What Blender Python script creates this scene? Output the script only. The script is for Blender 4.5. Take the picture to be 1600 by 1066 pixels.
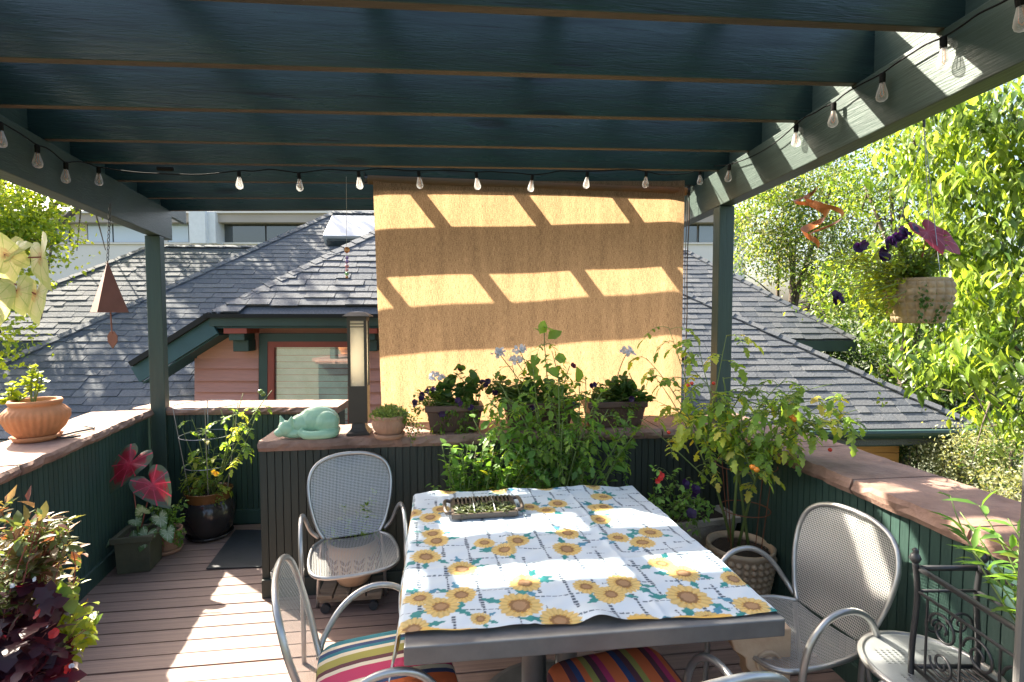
import bpy, math, random
import numpy as np
from mathutils import Vector, Matrix
random.seed(7); rng = np.random.default_rng(7)
S = bpy.context.scene; COL = S.collection
for o in list(bpy.data.objects): bpy.data.objects.remove(o)
# ------------------------------------------------------------ camera, sky, sun, exposure
EYE = 1.65; FPX = 800.0; PITCH = math.radians(2.79)
cam = bpy.data.cameras.new('camera'); cam.sensor_width = 36.0; cam.lens = 18.0
cam.clip_start = 0.05; cam.clip_end = 3000
co = bpy.data.objects.new('camera', cam); COL.objects.link(co)
co.location = (0, 0, EYE); co.rotation_euler = (math.radians(90)-PITCH, 0, 0)
S.camera = co
SUN = Vector((1.0, -0.735, -1.0)).normalized()          # travel direction of sunlight
elev = math.asin(-SUN.z); azim = math.atan2(-SUN.x, -SUN.y)
W = bpy.data.worlds.new('World'); S.world = W; W.use_nodes = True
nt = W.node_tree; nt.nodes.clear()
sk = nt.nodes.new('ShaderNodeTexSky'); sk.sky_type = 'NISHITA'; sk.sun_disc = False
sk.sun_elevation = elev; sk.sun_rotation = azim; sk.air_density = 1.0; sk.dust_density = 5.0; sk.ozone_density = 0.3
bg = nt.nodes.new('ShaderNodeBackground'); bg.inputs[1].default_value = 0.105
wo = nt.nodes.new('ShaderNodeOutputWorld')
nt.links.new(sk.outputs[0], bg.inputs[0]); nt.links.new(bg.outputs[0], wo.inputs[0])
sl = bpy.data.lights.new('sun', 'SUN'); sl.energy = 5.0; sl.angle = math.radians(0.6); sl.color = (1.0, 0.92, 0.77)
so = bpy.data.objects.new('sun', sl); COL.objects.link(so)
so.rotation_euler = SUN.to_track_quat('-Z', 'Y').to_euler(); so.location = (-20, 15, 25)
S.view_settings.view_transform = 'Standard'; S.view_settings.look = 'None'
S.view_settings.exposure = 2.35; S.view_settings.gamma = 1.0; S.view_settings.use_curve_mapping = False
S.render.engine = 'CYCLES'
S.cycles.transparent_max_bounces = 16; S.cycles.max_bounces = 8; S.cycles.diffuse_bounces = 4
S.cycles.sample_clamp_indirect = 8.0; S.cycles.caustics_refractive = False; S.cycles.caustics_reflective = False

# ------------------------------------------------------------ helpers: the photograph's pixels as rays
def ray(px, py):
    x = (px-800)/FPX; z = (533-py)/FPX; c, s = math.cos(PITCH), math.sin(PITCH)
    return Vector((x, c+z*s, -s+z*c))
def P(px, py, Y):
    d = ray(px, py); return Vector((0, 0, EYE))+d*(Y/d.y)
def Z(px, py, z):
    d = ray(px, py); return Vector((0, 0, EYE))+d*((z-EYE)/d.z)
def PL(px, py, p0, n):
    d = ray(px, py); o = Vector((0, 0, EYE)); return o+d*((p0-o).dot(n)/d.dot(n))
def proj(p):
    c, s = math.cos(PITCH), math.sin(PITCH); y = p[1]*c-(p[2]-EYE)*s; z = p[1]*s+(p[2]-EYE)*c
    return 800+FPX*p[0]/y, 533-FPX*z/y
# ------------------------------------------------------------ helpers: mesh building
class MB:
    def __init__(s): s.v = []; s.f = []
    def add(s, vs, fs):
        n = len(s.v); s.v += [tuple(v) for v in vs]; s.f += [tuple(i+n for i in f) for f in fs]; return s
    def obox(s, c, ax, ay, az):            # centre and three half-axis vectors
        c, ax, ay, az = map(Vector, (c, ax, ay, az))
        vs = [c+ax*i+ay*j+az*k for i in (-1, 1) for j in (-1, 1) for k in (-1, 1)]
        fs = [(0,1,3,2),(4,6,7,5),(0,4,5,1),(2,3,7,6),(0,2,6,4),(1,5,7,3)]
        if ax.cross(ay).dot(az) < 0: fs = [f[::-1] for f in fs]
        return s.add(vs, fs)
    def box(s, x0, x1, y0, y1, z0, z1):
        return s.obox(((x0+x1)/2, (y0+y1)/2, (z0+z1)/2), ((x1-x0)/2, 0, 0), (0, (y1-y0)/2, 0), (0, 0, (z1-z0)/2))
    def beam(s, a, b, w, h, up=(0, 0, 1)):  # bar from a to b, width w sideways and height h along up
        a, b, up = Vector(a), Vector(b), Vector(up); d = b-a; sd = d.cross(up).normalized(); u = sd.cross(d).normalized()
        return s.obox((a+b)/2, d/2, sd*w/2, u*h/2)
    def tube(s, pts, r, n=8, cap=True, closed=False):
        pts = [Vector(p) for p in pts]; m = len(pts); rs = r if hasattr(r, '__len__') else [r]*m
        base = len(s.v); t = None; u = None
        for i, p in enumerate(pts):
            if closed: t = (pts[(i+1) % m]-pts[i-1])
            else: t = (pts[min(i+1, m-1)]-pts[max(i-1, 0)])
            t = t.normalized() if t.length > 1e-9 else Vector((0, 0, 1))
            if u is None: u = t.orthogonal().normalized()
            u = (u-t*u.dot(t)); u = u.normalized() if u.length > 1e-6 else t.orthogonal().normalized()
            w = t.cross(u)
            for k in range(n):
                a = 2*math.pi*k/n; s.v.append(tuple(p+(u*math.cos(a)+w*math.sin(a))*rs[i]))
        for i in range(m if closed else m-1):
            j = (i+1) % m
            for k in range(n):
                l = (k+1) % n; s.f.append((base+i*n+k, base+i*n+l, base+j*n+l, base+j*n+k))
        if cap and not closed:
            s.f.append(tuple(base+k for k in range(n))[::-1]); s.f.append(tuple(base+(m-1)*n+k for k in range(n)))
        return s
    def lathe(s, prof, c, n=24, fn=None, caps=True):   # prof: (radius, z) pairs
        base = len(s.v); c = Vector(c); m = len(prof)
        for i, (r, z) in enumerate(prof):
            for k in range(n):
                a = 2*math.pi*k/n; rr = fn(r, z, a) if fn else r
                s.v.append((c.x+rr*math.cos(a), c.y+rr*math.sin(a), c.z+z))
        for i in range(m-1):
            for k in range(n):
                l = (k+1) % n; s.f.append((base+i*n+k, base+i*n+l, base+(i+1)*n+l, base+(i+1)*n+k))
        if caps:
            s.f.append(tuple(base+k for k in range(n))[::-1]); s.f.append(tuple(base+(m-1)*n+k for k in range(n)))
        return s
    def poly(s, pts, thick=None):
        pts = [Vector(p) for p in pts]; n = len(pts)
        if thick is None: return s.add(pts, [tuple(range(n))])
        t = Vector(thick); q = [p+t for p in pts]
        return s.add(pts+q, [tuple(range(n)), tuple(range(2*n-1, n-1, -1))]+[(i, i+n, (i+1) % n+n, (i+1) % n) for i in range(n)])
def mesh_from(name, v, f):
    me = bpy.data.meshes.new(name); me.from_pydata([tuple(a) for a in v], [], f); me.update(); return me
def np_mesh(name, V, F):                   # V (n,3) array, F (m,k) array
    me = bpy.data.meshes.new(name); V = np.asarray(V, np.float32); F = np.asarray(F, np.int32); k = F.shape[1]
    me.vertices.add(len(V)); me.vertices.foreach_set('co', V.ravel())
    me.loops.add(F.size); me.loops.foreach_set('vertex_index', F.ravel())
    me.polygons.add(len(F)); me.polygons.foreach_set('loop_start', np.arange(0, F.size, k, dtype=np.int32))
    me.update(calc_edges=True); return me
def link(name, me, mat, parent=None, smooth=False):
    o = bpy.data.objects.new(name, me); COL.objects.link(o)
    if mat is not None and len(me.materials) == 0: me.materials.append(M[mat] if isinstance(mat, str) else mat)
    if smooth: me.polygons.foreach_set('use_smooth', [True]*len(me.polygons))
    if parent: o.parent = parent
    return o
def wloc(o):
    p = Vector((0, 0, 0))
    while o is not None: p = p+o.location; o = o.parent
    return p
def part(name, mb, mat, root=None, smooth=False, bevel=0, label=None, kind=None):
    """mesh object from world coordinates; its origin is the root's origin"""
    off = wloc(root) if root else Vector((0, 0, 0))
    if isinstance(mb, MB): me = mesh_from(name, [(a-off.x, b-off.y, c-off.z) for a, b, c in mb.v], mb.f)
    else: me = np_mesh(name, np.asarray(mb[0])-np.array(off), mb[1])
    o = link(name, me, mat, root, smooth)
    if bevel:
        b = o.modifiers.new('bevel', 'BEVEL'); b.width = bevel; b.segments = 2; b.limit_method = 'ANGLE'; b.angle_limit = math.radians(40)
    if label: o['label'] = label
    if kind: o['kind'] = kind
    return o
def tag(o, label=None, cat=None, group=None, kind=None):
    if label: o['label'] = label
    if cat: o['category'] = cat
    if group: o['group'] = group
    if kind: o['kind'] = kind
    return o
def thing(name, label, cat, loc=(0, 0, 0), group=None):
    o = bpy.data.objects.new(name, None); COL.objects.link(o); o.location = loc; o.empty_display_size = 0.1
    return tag(o, label, cat, group)
def copy_tree(o, parent=None):
    c = o.copy(); COL.objects.link(c); c.parent = parent
    for ch in o.children: copy_tree(ch, c)
    return c
# ------------------------------------------------------------ materials
M = {}
def nodes(name):
    m = bpy.data.materials.new(name); m.use_nodes = True; M[name] = m
    t = m.node_tree; b = t.nodes['Principled BSDF']; return m, t, b
def N(t, kind, **kw):
    n = t.nodes.new(kind)
    for k, v in kw.items():
        if k.startswith('i_'):
            key = k[2:]; key = int(key) if key.isdigit() else key.replace('_', ' '); n.inputs[key].default_value = v
        else: setattr(n, k, v)
    return n
def ramp(t, fac, stops):
    r = t.nodes.new('ShaderNodeValToRGB'); e = r.color_ramp.elements
    while len(e) < len(stops): e.new(0.5)
    for i, (p, c) in enumerate(stops): e[i].position = p; e[i].color = (*c, 1) if len(c) == 3 else c
    t.links.new(fac, r.inputs[0]); return r
def coords(t, scale=(1, 1, 1), kind='Object'):
    tc = t.nodes.new('ShaderNodeTexCoord'); mp = t.nodes.new('ShaderNodeMapping'); mp.inputs['Scale'].default_value = scale
    t.links.new(tc.outputs[kind], mp.inputs[0]); return mp.outputs[0]
def mixc(t, fac, a, b, mode='MIX'):
    m = t.nodes.new('ShaderNodeMix'); m.data_type = 'RGBA'; m.blend_type = mode
    for sock, v in ((m.inputs[0], fac), (m.inputs[6], a), (m.inputs[7], b)):
        if hasattr(v, 'links') or hasattr(v, 'is_linked'): t.links.new(v, sock)
        elif isinstance(v, (int, float)): sock.default_value = v
        else: sock.default_value = (*v, 1) if len(v) == 3 else v
    return m.outputs[2]
def simple(name, c1, c2=None, scale=8, stretch=(1, 1, 1), rough=0.6, bump=0.1, metal=0.0, detail=6, rnd=0.0, spec=0.5, fine=None, bdist=0.01):
    """noise-mottled surface: c1 to c2 by noise, per-object random brightness rnd, noise bump"""
    m, t, b = nodes(name); c2 = c2 or tuple(x*0.75 for x in c1)
    co_ = coords(t, stretch); nz = N(t, 'ShaderNodeTexNoise', i_Scale=scale, i_Detail=detail, i_Roughness=0.62)
    t.links.new(co_, nz.inputs['Vector'])
    col = ramp(t, nz.outputs[0], [(0.32, c1), (0.70, c2)]).outputs[0]
    if rnd:
        oi = N(t, 'ShaderNodeObjectInfo'); mr = N(t, 'ShaderNodeMapRange', i_3=1-rnd, i_4=1+rnd)
        t.links.new(oi.outputs['Random'], mr.inputs[0])
        mm = N(t, 'ShaderNodeVectorMath', operation='SCALE'); t.links.new(col, mm.inputs[0]); t.links.new(mr.outputs[0], mm.inputs['Scale']); col = mm.outputs[0]
    t.links.new(col, b.inputs['Base Color']); b.inputs['Roughness'].default_value = rough; b.inputs['Metallic'].default_value = metal
    b.inputs['Specular IOR Level'].default_value = spec
    if bump:
        n2 = N(t, 'ShaderNodeTexNoise', i_Scale=fine or scale*4, i_Detail=5); t.links.new(co_, n2.inputs['Vector'])
        bp = N(t, 'ShaderNodeBump', i_Strength=bump, i_Distance=bdist); t.links.new(n2.outputs[0], bp.inputs['Height']); t.links.new(bp.outputs[0], b.inputs['Normal'])
    return m
def leafmat(name, cols, trans=0.45, rough=0.45, tcol=None, spec=0.4):
    """leaf: colour by random per island, light passes through the blade"""
    m, t, b = nodes(name); g = N(t, 'ShaderNodeNewGeometry')
    n = len(cols); r = ramp(t, g.outputs['Random Per Island'], [(i/max(n-1, 1), c) for i, c in enumerate(cols)])
    nz = N(t, 'ShaderNodeTexNoise', i_Scale=2.6, i_Detail=5, i_Roughness=0.75); t.links.new(coords(t), nz.inputs['Vector'])
    v = N(t, 'ShaderNodeMapRange', i_1=0.3, i_2=0.7, i_3=0.55, i_4=1.4); t.links.new(nz.outputs[0], v.inputs[0])
    sc = N(t, 'ShaderNodeVectorMath', operation='SCALE'); t.links.new(r.outputs[0], sc.inputs[0]); t.links.new(v.outputs[0], sc.inputs['Scale'])
    t.links.new(sc.outputs[0], b.inputs['Base Color']); b.inputs['Roughness'].default_value = rough; b.inputs['Specular IOR Level'].default_value = spec
    tr = N(t, 'ShaderNodeBsdfTranslucent'); tc = mixc(t, 1.0, sc.outputs[0], tcol or (1.9, 1.75, 0.7), 'MULTIPLY'); t.links.new(tc, tr.inputs[0])
    mx = N(t, 'ShaderNodeMixShader', i_0=trans); t.links.new(b.outputs[0], mx.inputs[1]); t.links.new(tr.outputs[0], mx.inputs[2])
    t.links.new(mx.outputs[0], t.nodes['Material Output'].inputs[0]); return m
# surfaces
# joist paint: blue-green gloss over open grain, with checks and knots showing through
m, t, b = nodes('paint_x'); cx = coords(t, (0.5,5,9)); n1 = N(t,'ShaderNodeTexNoise', i_Scale=4.0, i_Detail=7, i_Distortion=0.6); t.links.new(cx, n1.inputs['Vector'])
base = ramp(t, n1.outputs[0], [(0.30,(0.019,0.044,0.040)),(0.55,(0.012,0.029,0.028)),(0.75,(0.006,0.017,0.019))])
kv = N(t,'ShaderNodeTexVoronoi', i_Scale=1.0); t.links.new(coords(t, (1.1,2.3,5.0)), kv.inputs['Vector'])
kn = ramp(t, kv.outputs['Distance'], [(0.0,(1,1,1)),(0.10,(0.9,0.9,0.9)),(0.16,(0,0,0))])
ck = N(t,'ShaderNodeTexNoise', i_Scale=3.0, i_Detail=3); t.links.new(coords(t, (0.45,4,26)), ck.inputs['Vector']); cr = ramp(t, ck.outputs[0], [(0.66,(0,0,0)),(0.69,(1,1,1))])
dk = mixc(t, 1.0, kn.outputs[0], cr.outputs[0], 'LIGHTEN'); t.links.new(mixc(t, dk, base.outputs[0], (0.006,0.010,0.010)), b.inputs['Base Color'])
rg = ramp(t, n1.outputs[0], [(0.3,(0.24,)*3),(0.7,(0.40,)*3)]); t.links.new(rg.outputs[0], b.inputs['Roughness'])
n2 = N(t,'ShaderNodeTexNoise', i_Scale=13.0, i_Detail=6, i_Distortion=1.2); t.links.new(coords(t, (0.4,4,8)), n2.inputs['Vector'])
hh_ = N(t,'ShaderNodeMath', operation='SUBTRACT'); t.links.new(n2.outputs[0], hh_.inputs[0]); t.links.new(dk, hh_.inputs[1])
bp = N(t,'ShaderNodeBump', i_Strength=0.16, i_Distance=0.01); t.links.new(hh_.outputs[0], bp.inputs['Height']); t.links.new(bp.outputs[0], b.inputs['Normal'])
simple('paint_y', (0.050,0.078,0.064), (0.034,0.056,0.047), scale=3, stretch=(6,0.7,14), rough=0.42, bump=0.25, fine=12, spec=0.5)
simple('post_paint', (0.036,0.070,0.060), (0.025,0.052,0.045), scale=3, stretch=(8,8,0.7), rough=0.5, bump=0.25, fine=12)
simple('bead_paint', (0.036,0.074,0.060), (0.023,0.051,0.042), scale=3, stretch=(9,9,0.8), rough=0.5, bump=0.25, fine=10, rnd=0.12)
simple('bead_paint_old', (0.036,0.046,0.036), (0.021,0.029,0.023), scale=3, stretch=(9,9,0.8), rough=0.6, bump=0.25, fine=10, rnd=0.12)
simple('sandstone', (0.32,0.20,0.15), (0.15,0.085,0.062), scale=6, rough=0.85, bump=0.5, fine=45, rnd=0.14, detail=9)
simple('mortar', (0.42,0.36,0.30), (0.33,0.28,0.23), scale=20, rough=0.95, bump=0.4)
simple('deck_board', (0.285,0.192,0.158), (0.19,0.128,0.104), scale=4, stretch=(0.8,14,14), rough=0.62, bump=0.3, fine=12, rnd=0.13, detail=8)
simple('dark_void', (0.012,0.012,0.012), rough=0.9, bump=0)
simple('beige_wall', (0.74,0.69,0.63), (0.68,0.63,0.57), scale=0.4, rough=0.9, bump=0.05)
simple('beige_band', (0.42,0.36,0.31), (0.37,0.32,0.27), scale=0.5, rough=0.9, bump=0.05)
simple('window_frame_dark', (0.05,0.05,0.05), rough=0.5, bump=0)
simple('salmon_siding', (0.58,0.265,0.215), (0.50,0.225,0.185), scale=5, stretch=(0.8,10,10), rough=0.7, bump=0.2, rnd=0.08)
simple('green_trim', (0.022,0.055,0.050), (0.015,0.04,0.038), scale=5, rough=0.45, bump=0.1)
simple('teal_soffit', (0.030,0.085,0.10), (0.022,0.066,0.08), scale=5, rough=0.6, bump=0.1)
simple('red_sash', (0.33,0.055,0.035), (0.25,0.045,0.03), scale=6, rough=0.5, bump=0.1)
simple('orange_wall', (0.62,0.30,0.10), (0.50,0.23,0.075), scale=4, stretch=(0.7,10,10), rough=0.7, bump=0.2)
simple('white_paint', (0.75,0.75,0.74), (0.68,0.68,0.67), scale=4, rough=0.5, bump=0.05)
simple('ground_soil', (0.10,0.095,0.06), (0.05,0.07,0.03), scale=0.6, rough=1.0, bump=0.4, fine=6)
def glass(name, tint, rough=0.03):
    m, t, b = nodes(name); b.inputs['Base Color'].default_value = (*tint, 1); b.inputs['Roughness'].default_value = rough
    b.inputs['Specular IOR Level'].default_value = 1.0; b.inputs['Coat Weight'].default_value = 1.0; b.inputs['Coat Roughness'].default_value = 0.02
    return m
simple('joist_bounce_tint', (0.070,0.054,0.034), (0.034,0.030,0.022), scale=3, stretch=(1,8,8), rough=0.6, bump=0.2)  # brown puts warm bounce from table and deck into the joist bottoms' colour
glass('window_glass', (0.10,0.12,0.13)); glass('sky_reflect_glass', (0.42,0.50,0.58), 0.05); glass('dark_glass', (0.02,0.03,0.03))  # the pale blue glass has reflected sky put into its base colour
# roof shingles: grey, each tab its own shade, mineral grain, streaks down the slope
m, t, b = nodes('shingle'); g = N(t, 'ShaderNodeNewGeometry'); oi = N(t, 'ShaderNodeObjectInfo')
ad = N(t, 'ShaderNodeMath', operation='ADD'); t.links.new(g.outputs['Random Per Island'], ad.inputs[0]); t.links.new(oi.outputs['Random'], ad.inputs[1])
fr = N(t, 'ShaderNodeMath', operation='FRACT'); t.links.new(ad.outputs[0], fr.inputs[0])
base = ramp(t, fr.outputs[0], [(0.0,(0.078,0.088,0.104)),(0.35,(0.106,0.114,0.126)),(0.7,(0.135,0.139,0.146)),(1.0,(0.092,0.099,0.113))])
nz = N(t, 'ShaderNodeTexNoise', i_Scale=60.0, i_Detail=4); t.links.new(coords(t, (1,0.25,1)), nz.inputs['Vector'])
v = N(t, 'ShaderNodeMapRange', i_1=0.3, i_2=0.7, i_3=0.72, i_4=1.22); t.links.new(nz.outputs[0], v.inputs[0])
sc = N(t, 'ShaderNodeVectorMath', operation='SCALE'); t.links.new(base.outputs[0], sc.inputs[0]); t.links.new(v.outputs[0], sc.inputs['Scale'])
t.links.new(sc.outputs[0], b.inputs['Base Color']); b.inputs['Roughness'].default_value = 0.9
bp = N(t, 'ShaderNodeBump', i_Strength=0.5, i_Distance=0.01); t.links.new(nz.outputs[0], bp.inputs['Height']); t.links.new(bp.outputs[0], b.inputs['Normal'])

# ------------------------------------------------------------ ground
gr = part('ground', MB().add([(-700,-300,-3.4),(700,-300,-3.4),(700,900,-3.4),(-700,900,-3.4)], [(0,1,2,3)]), 'ground_soil'); tag(gr, kind='structure', label='earth and planting beds far below the deck')

# ------------------------------------------------------------ plan of the deck
ZC = 0.93
TH = math.radians(7.5); U = Vector((math.cos(TH), math.sin(TH), 0)); V = Vector((-math.sin(TH), math.cos(TH), 0))
la, lb = Z(0, 740, ZC), Z(236, 640.7, ZC); LD = (lb-la).normalized()          # left cap, inner top edge
ia, ib = Z(402, 690, ZC), Z(1130, 667, ZC); ID = (ib-ia).normalized()         # half wall cap, front top edge
ra, rb = Z(1130, 667, ZC), Z(1475, 807, ZC); RD = (ra-rb).normalized()        # right cap, inner top edge
ba, bb = Z(267, 638, ZC), Z(528, 636, ZC); BD = (bb-ba).normalized()          # set-back cap at the left rear
def on_line(p, d, y): return p+d*((y-p.y)/d.y)
# ------------------------------------------------------------ deck floor
deck = bpy.data.objects.new('deck_floor', None); COL.objects.link(deck); tag(deck, 'reddish brown plank floor of the roof deck', kind='structure')
part('joist_bed', MB().poly([(-3.2,-0.6,-0.05),(2.6,-0.6,-0.05),(2.3,3.7,-0.05),(-1.2,3.5,-0.05),(-1.3,4.4,-0.05),(-3.2,4.4,-0.05)], (0,0,-0.2)), 'dark_void', deck)
PITCHB = 0.107
unit = mesh_from('plank', *[(lambda mb: (mb.v, mb.f))(MB().box(-0.5,0.5,-0.049,0.049,-0.028,0))][0])
unit.materials.append(M['deck_board'])
for k in range(2, 40):
    v = k*PITCHB; p = V*v
    def hit(q, d):                                     # where board line p+U*s meets the wall line q+d*w
        det = U.x*(-d.y)+U.y*d.x; r = q-p; return (r.x*(-d.y)+r.y*d.x)/det
    s0 = hit(la, LD)-0.10; s1 = hit(ra, RD)+0.10
    mid = p+U*((s0+s1)/2)
    if v > 3.35: s1 = hit(ia, V)+0.25
    if p.y+U.y*(s0+s1)/2 > 4.25: continue
    o = bpy.data.objects.new('plank', unit); COL.objects.link(o); o.parent = deck
    o.location = p+U*((s0+s1)/2)+Vector((0,0,random.uniform(-0.0015,0.0015))); o.rotation_euler = (0,0,TH); o.scale = (s1-s0,1,1)
# ------------------------------------------------------------ parapet walls
def slab(L, Wd, T, seed):
    r = random.Random(seed); n = max(4, int(L/0.045)); mb = MB()
    ring = [(0,0),(-0.012,T*0.35),(-0.008,T*0.7),(0.002,T),(Wd*0.25,T),(Wd*0.5,T),(Wd*0.75,T),(Wd-0.003,T),(Wd+0.008,T*0.6),(Wd,0),(Wd*0.6,0),(Wd*0.3,0)]
    edge = [r.uniform(-0.008,0.008) for _ in range(n+1)]; edge2 = [r.uniform(-0.006,0.006) for _ in range(n+1)]
    for i in range(n+1):
        x = L*i/n
        for j, (y, z) in enumerate(ring):
            e = (edge[i] if j <= 3 else edge2[i] if 7 <= j <= 9 else 0)
            k = 0.5 if i in (0, n) else 1
            mb.v.append((x+(r.uniform(-0.004,0.004) if i in (0,n) else 0), y+e*k+(r.uniform(-0.007,0.007) if j in (1,2,8) else 0), z+(r.uniform(-0.002,0.0025) if z > 0 else 0)))
    m = len(ring)
    for i in range(n):
        for j in range(m): a, b_ = i*m+j, i*m+(j+1) % m; mb.f.append((a, a+m, b_+m, b_))
    mb.f.append(tuple(range(m))); mb.f.append(tuple(n*m+j for j in range(m))[::-1])
    return mb
def wall(name, label, a, d, L, inward, mat, stones, cap_w, cap_t, z0=-0.6, bead=0.043, t=0.16, over=0.03, extra_strip=0):
    """a: start of the cap's inner top edge; d: direction; inward: unit vector to the inside"""
    root = thing(name, label, 'wall', (a+d*(L/2)).to_2d().to_3d())
    zt = ZC-cap_t; f0 = a-inward*over; f0.z = 0
    ang = math.atan2(d.y, d.x)
    mb = MB(); c = f0+d*(L/2)-inward*(t/2+0.008); mb.obox((c.x,c.y,(z0+zt)/2), d*(L/2-0.002), inward*(t/2), (0,0,(zt-z0)/2)); part('wall_core', mb, mat, root)
    me = mesh_from('bead_board', *(lambda q: (q.v,q.f))(MB().box(-bead/2+0.0022, bead/2-0.0022, -0.009, 0.009, 0.0, zt-0.004))); me.materials.append(M[mat])
    n = int(L/bead); off = root.location
    for i in range(n):
        p = f0+d*((i+0.5)*bead)-off
        o = bpy.data.objects.new('bead_board', me); COL.objects.link(o); o.parent = root; o.location = (p.x,p.y,0); o.rotation_euler = (0,0,ang)
    q = f0+d*(L/2)+inward*0.018; part('baseboard', MB().obox((q.x,q.y,0.055), d*(L/2-0.003), inward*0.011, (0,0,0.055)), mat, root, bevel=0.004)
    x = 0
    for i, sl_ in enumerate(stones):
        l = sl_*L; mb = slab(l-0.012, cap_w, cap_t, hash((len(name), i)) & 0xffff)
        e = -inward; mb.v = [tuple(a+d*(x+0.006+vx)+e*vy+Vector((0,0,vz-cap_t))) for vx,vy,vz in mb.v]
        if d.cross(e).z < 0: mb.f = [f[::-1] for f in mb.f]
        part('cap_stone', mb, 'sandstone', root, bevel=0)
        if i: 
            mp = a+d*x+e*(cap_w/2); part('mortar_joint', MB().obox((mp.x,mp.y,ZC-cap_t/2-0.001), d*0.0075, e*(cap_w/2-0.004), (0,0,cap_t/2-0.003)), 'mortar', root)
        x += l
    return root
inL = Vector((LD.y,-LD.x,0)).normalized(); inI = Vector((ID.y,-ID.x,0)).normalized(); inR = Vector((-RD.y,RD.x,0)).normalized(); inB = Vector((BD.y,-BD.x,0)).normalized()
a0 = on_line(la, LD, 0.45); L0 = (lb-a0).length+0.02
wall('parapet_wall', 'dark green beadboard parapet on the left side with red stone cap and terracotta pot', a0, LD, L0, inL, 'bead_paint', (.22,.20,.155,.185,.24), 0.40, 0.052)
wall('parapet_wall', 'short set-back green parapet with stone cap behind the tomato cage and cat', ba-BD*0.30, BD, (bb-ba).length+0.30, inB, 'bead_paint', (1.0,), 0.36, 0.055)
wall('parapet_wall', 'green half wall behind the table with window boxes standing on its stone cap', ia, ID, (ib-ia).length+0.35, inI, 'bead_paint_old', (.27,.25,.24,.24), 0.42, 0.060, t=0.30)
r0 = on_line(ra, RD, 0.30)
wall('parapet_wall', 'green beadboard parapet on the right with sunlit stripes and a wide stone cap', r0, RD, (ra-r0).length, inR, 'bead_paint', (.30,.17,.17,.18,.18), 0.43, 0.066)
# ------------------------------------------------------------ pergola
perg = thing('pergola', 'dark green painted timber pergola over the deck', 'pergola', (0,2.5,0))
lp = P(257, 600, 3.95); lpd = Vector((-0.3047,1,0)).normalized()
rp = P(1121.5, 500, 3.42); rpd = Vector((-0.0488,1,0)).normalized()
lperp = Vector((lpd.y,-lpd.x,0)); rperp = Vector((rpd.y,-rpd.x,0))            # both point to the right (+x)
PW = 0.10
lpc = lp-lperp*(PW/2)+lpd*(PW/2); rpc = rp+rperp*(PW/2)+rpd*(PW/2)
zl = P(252.7, 368, 3.95).z; zr = P(1125, 321, 3.42).z; BH = 0.24; JH = 0.285
for c, d, pr, zt in ((lpc,lpd,lperp,zl),(rpc,rpd,rperp,zr)):
    mb = MB().obox((c.x,c.y,zt/2-0.3), d*(PW/2), pr*(PW/2), (0,0,zt/2+0.298)); o = part('post', mb, 'post_paint', perg, bevel=0.005)
    side = 1 if c is lpc else -1
    for i, (a_, z_) in enumerate(((-0.015,-0.09),(0.012,-0.055),(0.03,0.05),(-0.03,0.07))):
        q = c+pr*(side*(PW/2+0.003))+d*a_; part('bolt', MB().tube([q-pr*0.006+Vector((0,0,zt+z_)), q+pr*(side*0.006)+Vector((0,0,zt+z_))], 0.006, 6), 'window_frame_dark', o)
def bl(y): return on_line(lpc, lpd, y)
def br(y): return on_line(rpc, rpd, y)
for f, d, pr, zb, y1, nm in ((bl,lpd,lperp,zl,4.22,'left'),(br,rpd,rperp,zr,4.85,'right')):
    a, b_ = f(-0.6), f(y1); a.z = b_.z = zb+BH/2
    part('beam', MB().beam(a, b_, PW-0.004, BH-0.004), 'paint_y', perg, bevel=0.004)
    out = pr*(-0.045 if nm == 'left' else 0.045); a, b_ = f(-0.6)+out, f(4.85)+out; a.z = b_.z = zb+BH+JH/2
    part('rim_board', MB().beam(a, b_, 0.036, JH), 'paint_y', perg, bevel=0.003)
def zj(p):                                               # height of the joists' undersides over plan point p
    l, r = bl(p.y), br(p.y); f = (p.x-l.x)/(r.x-l.x); return (zl+BH)*(1-f)+(zr+BH)*f
PT = math.radians(8.2); PU = Vector((math.cos(PT),math.sin(PT),0)); PV = Vector((-math.sin(PT),math.cos(PT),0))
JL = [0.12,0.52,0.92,1.32,1.72,2.12,2.525,2.893,3.289,3.766,4.21]; JR = [0.57,0.97,1.37,1.777,2.186,2.592,3.059,3.46,3.86,4.28,4.69]
JPT = []
for yl_, yr_ in zip(JL, JR):
    a, b_ = bl(yl_)-PU*0.03, br(yr_)+PU*0.03; a.z = zl+BH+JH/2+0.001; b_.z = zr+BH+JH/2+0.001; dj = (b_-a).normalized(); nj = Vector((-dj.y,dj.x,0)).normalized()
    JPT.append((a.copy(), nj)); a += nj*0.019; b_ += nj*0.019
    o = part('joist', MB().beam(a, b_, 0.038, JH), 'paint_x', perg, bevel=0.003); o.data.materials.append(M['joist_bounce_tint'])
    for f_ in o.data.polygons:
        if f_.normal.z < -0.7: f_.material_index = 1  # bottom faces take the painted bounce-light colour
def shade_pt(px, py):                                    # plane of the hanging cloth
    return PL(px, py, Vector((0,3.62,1.5)), PV)
q = shade_pt(692, 350); hgt = zr+BH+JH-0.03-q.z; q = q-SUN*(hgt/-SUN.z); q.z = 0
for i in range(-2, 5):                                   # flat battens across the joists
    p = q+PU*(0.706*i); BDIR = Vector((-0.26,1,0)); yb_ = 4.30+0.125*(p.x+2.6-0.26*(4.5-p.y)); a, b_ = p-BDIR*(p.y-0.25), p+BDIR*(yb_-p.y)
    if b_.x < bl(b_.y).x: continue
    a.z = zj(a)+JH+0.022; b_.z = zj(b_)+JH+0.022
    part('batten', MB().beam(a, b_, 0.089, 0.038), 'paint_y', perg, bevel=0.002)
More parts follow.
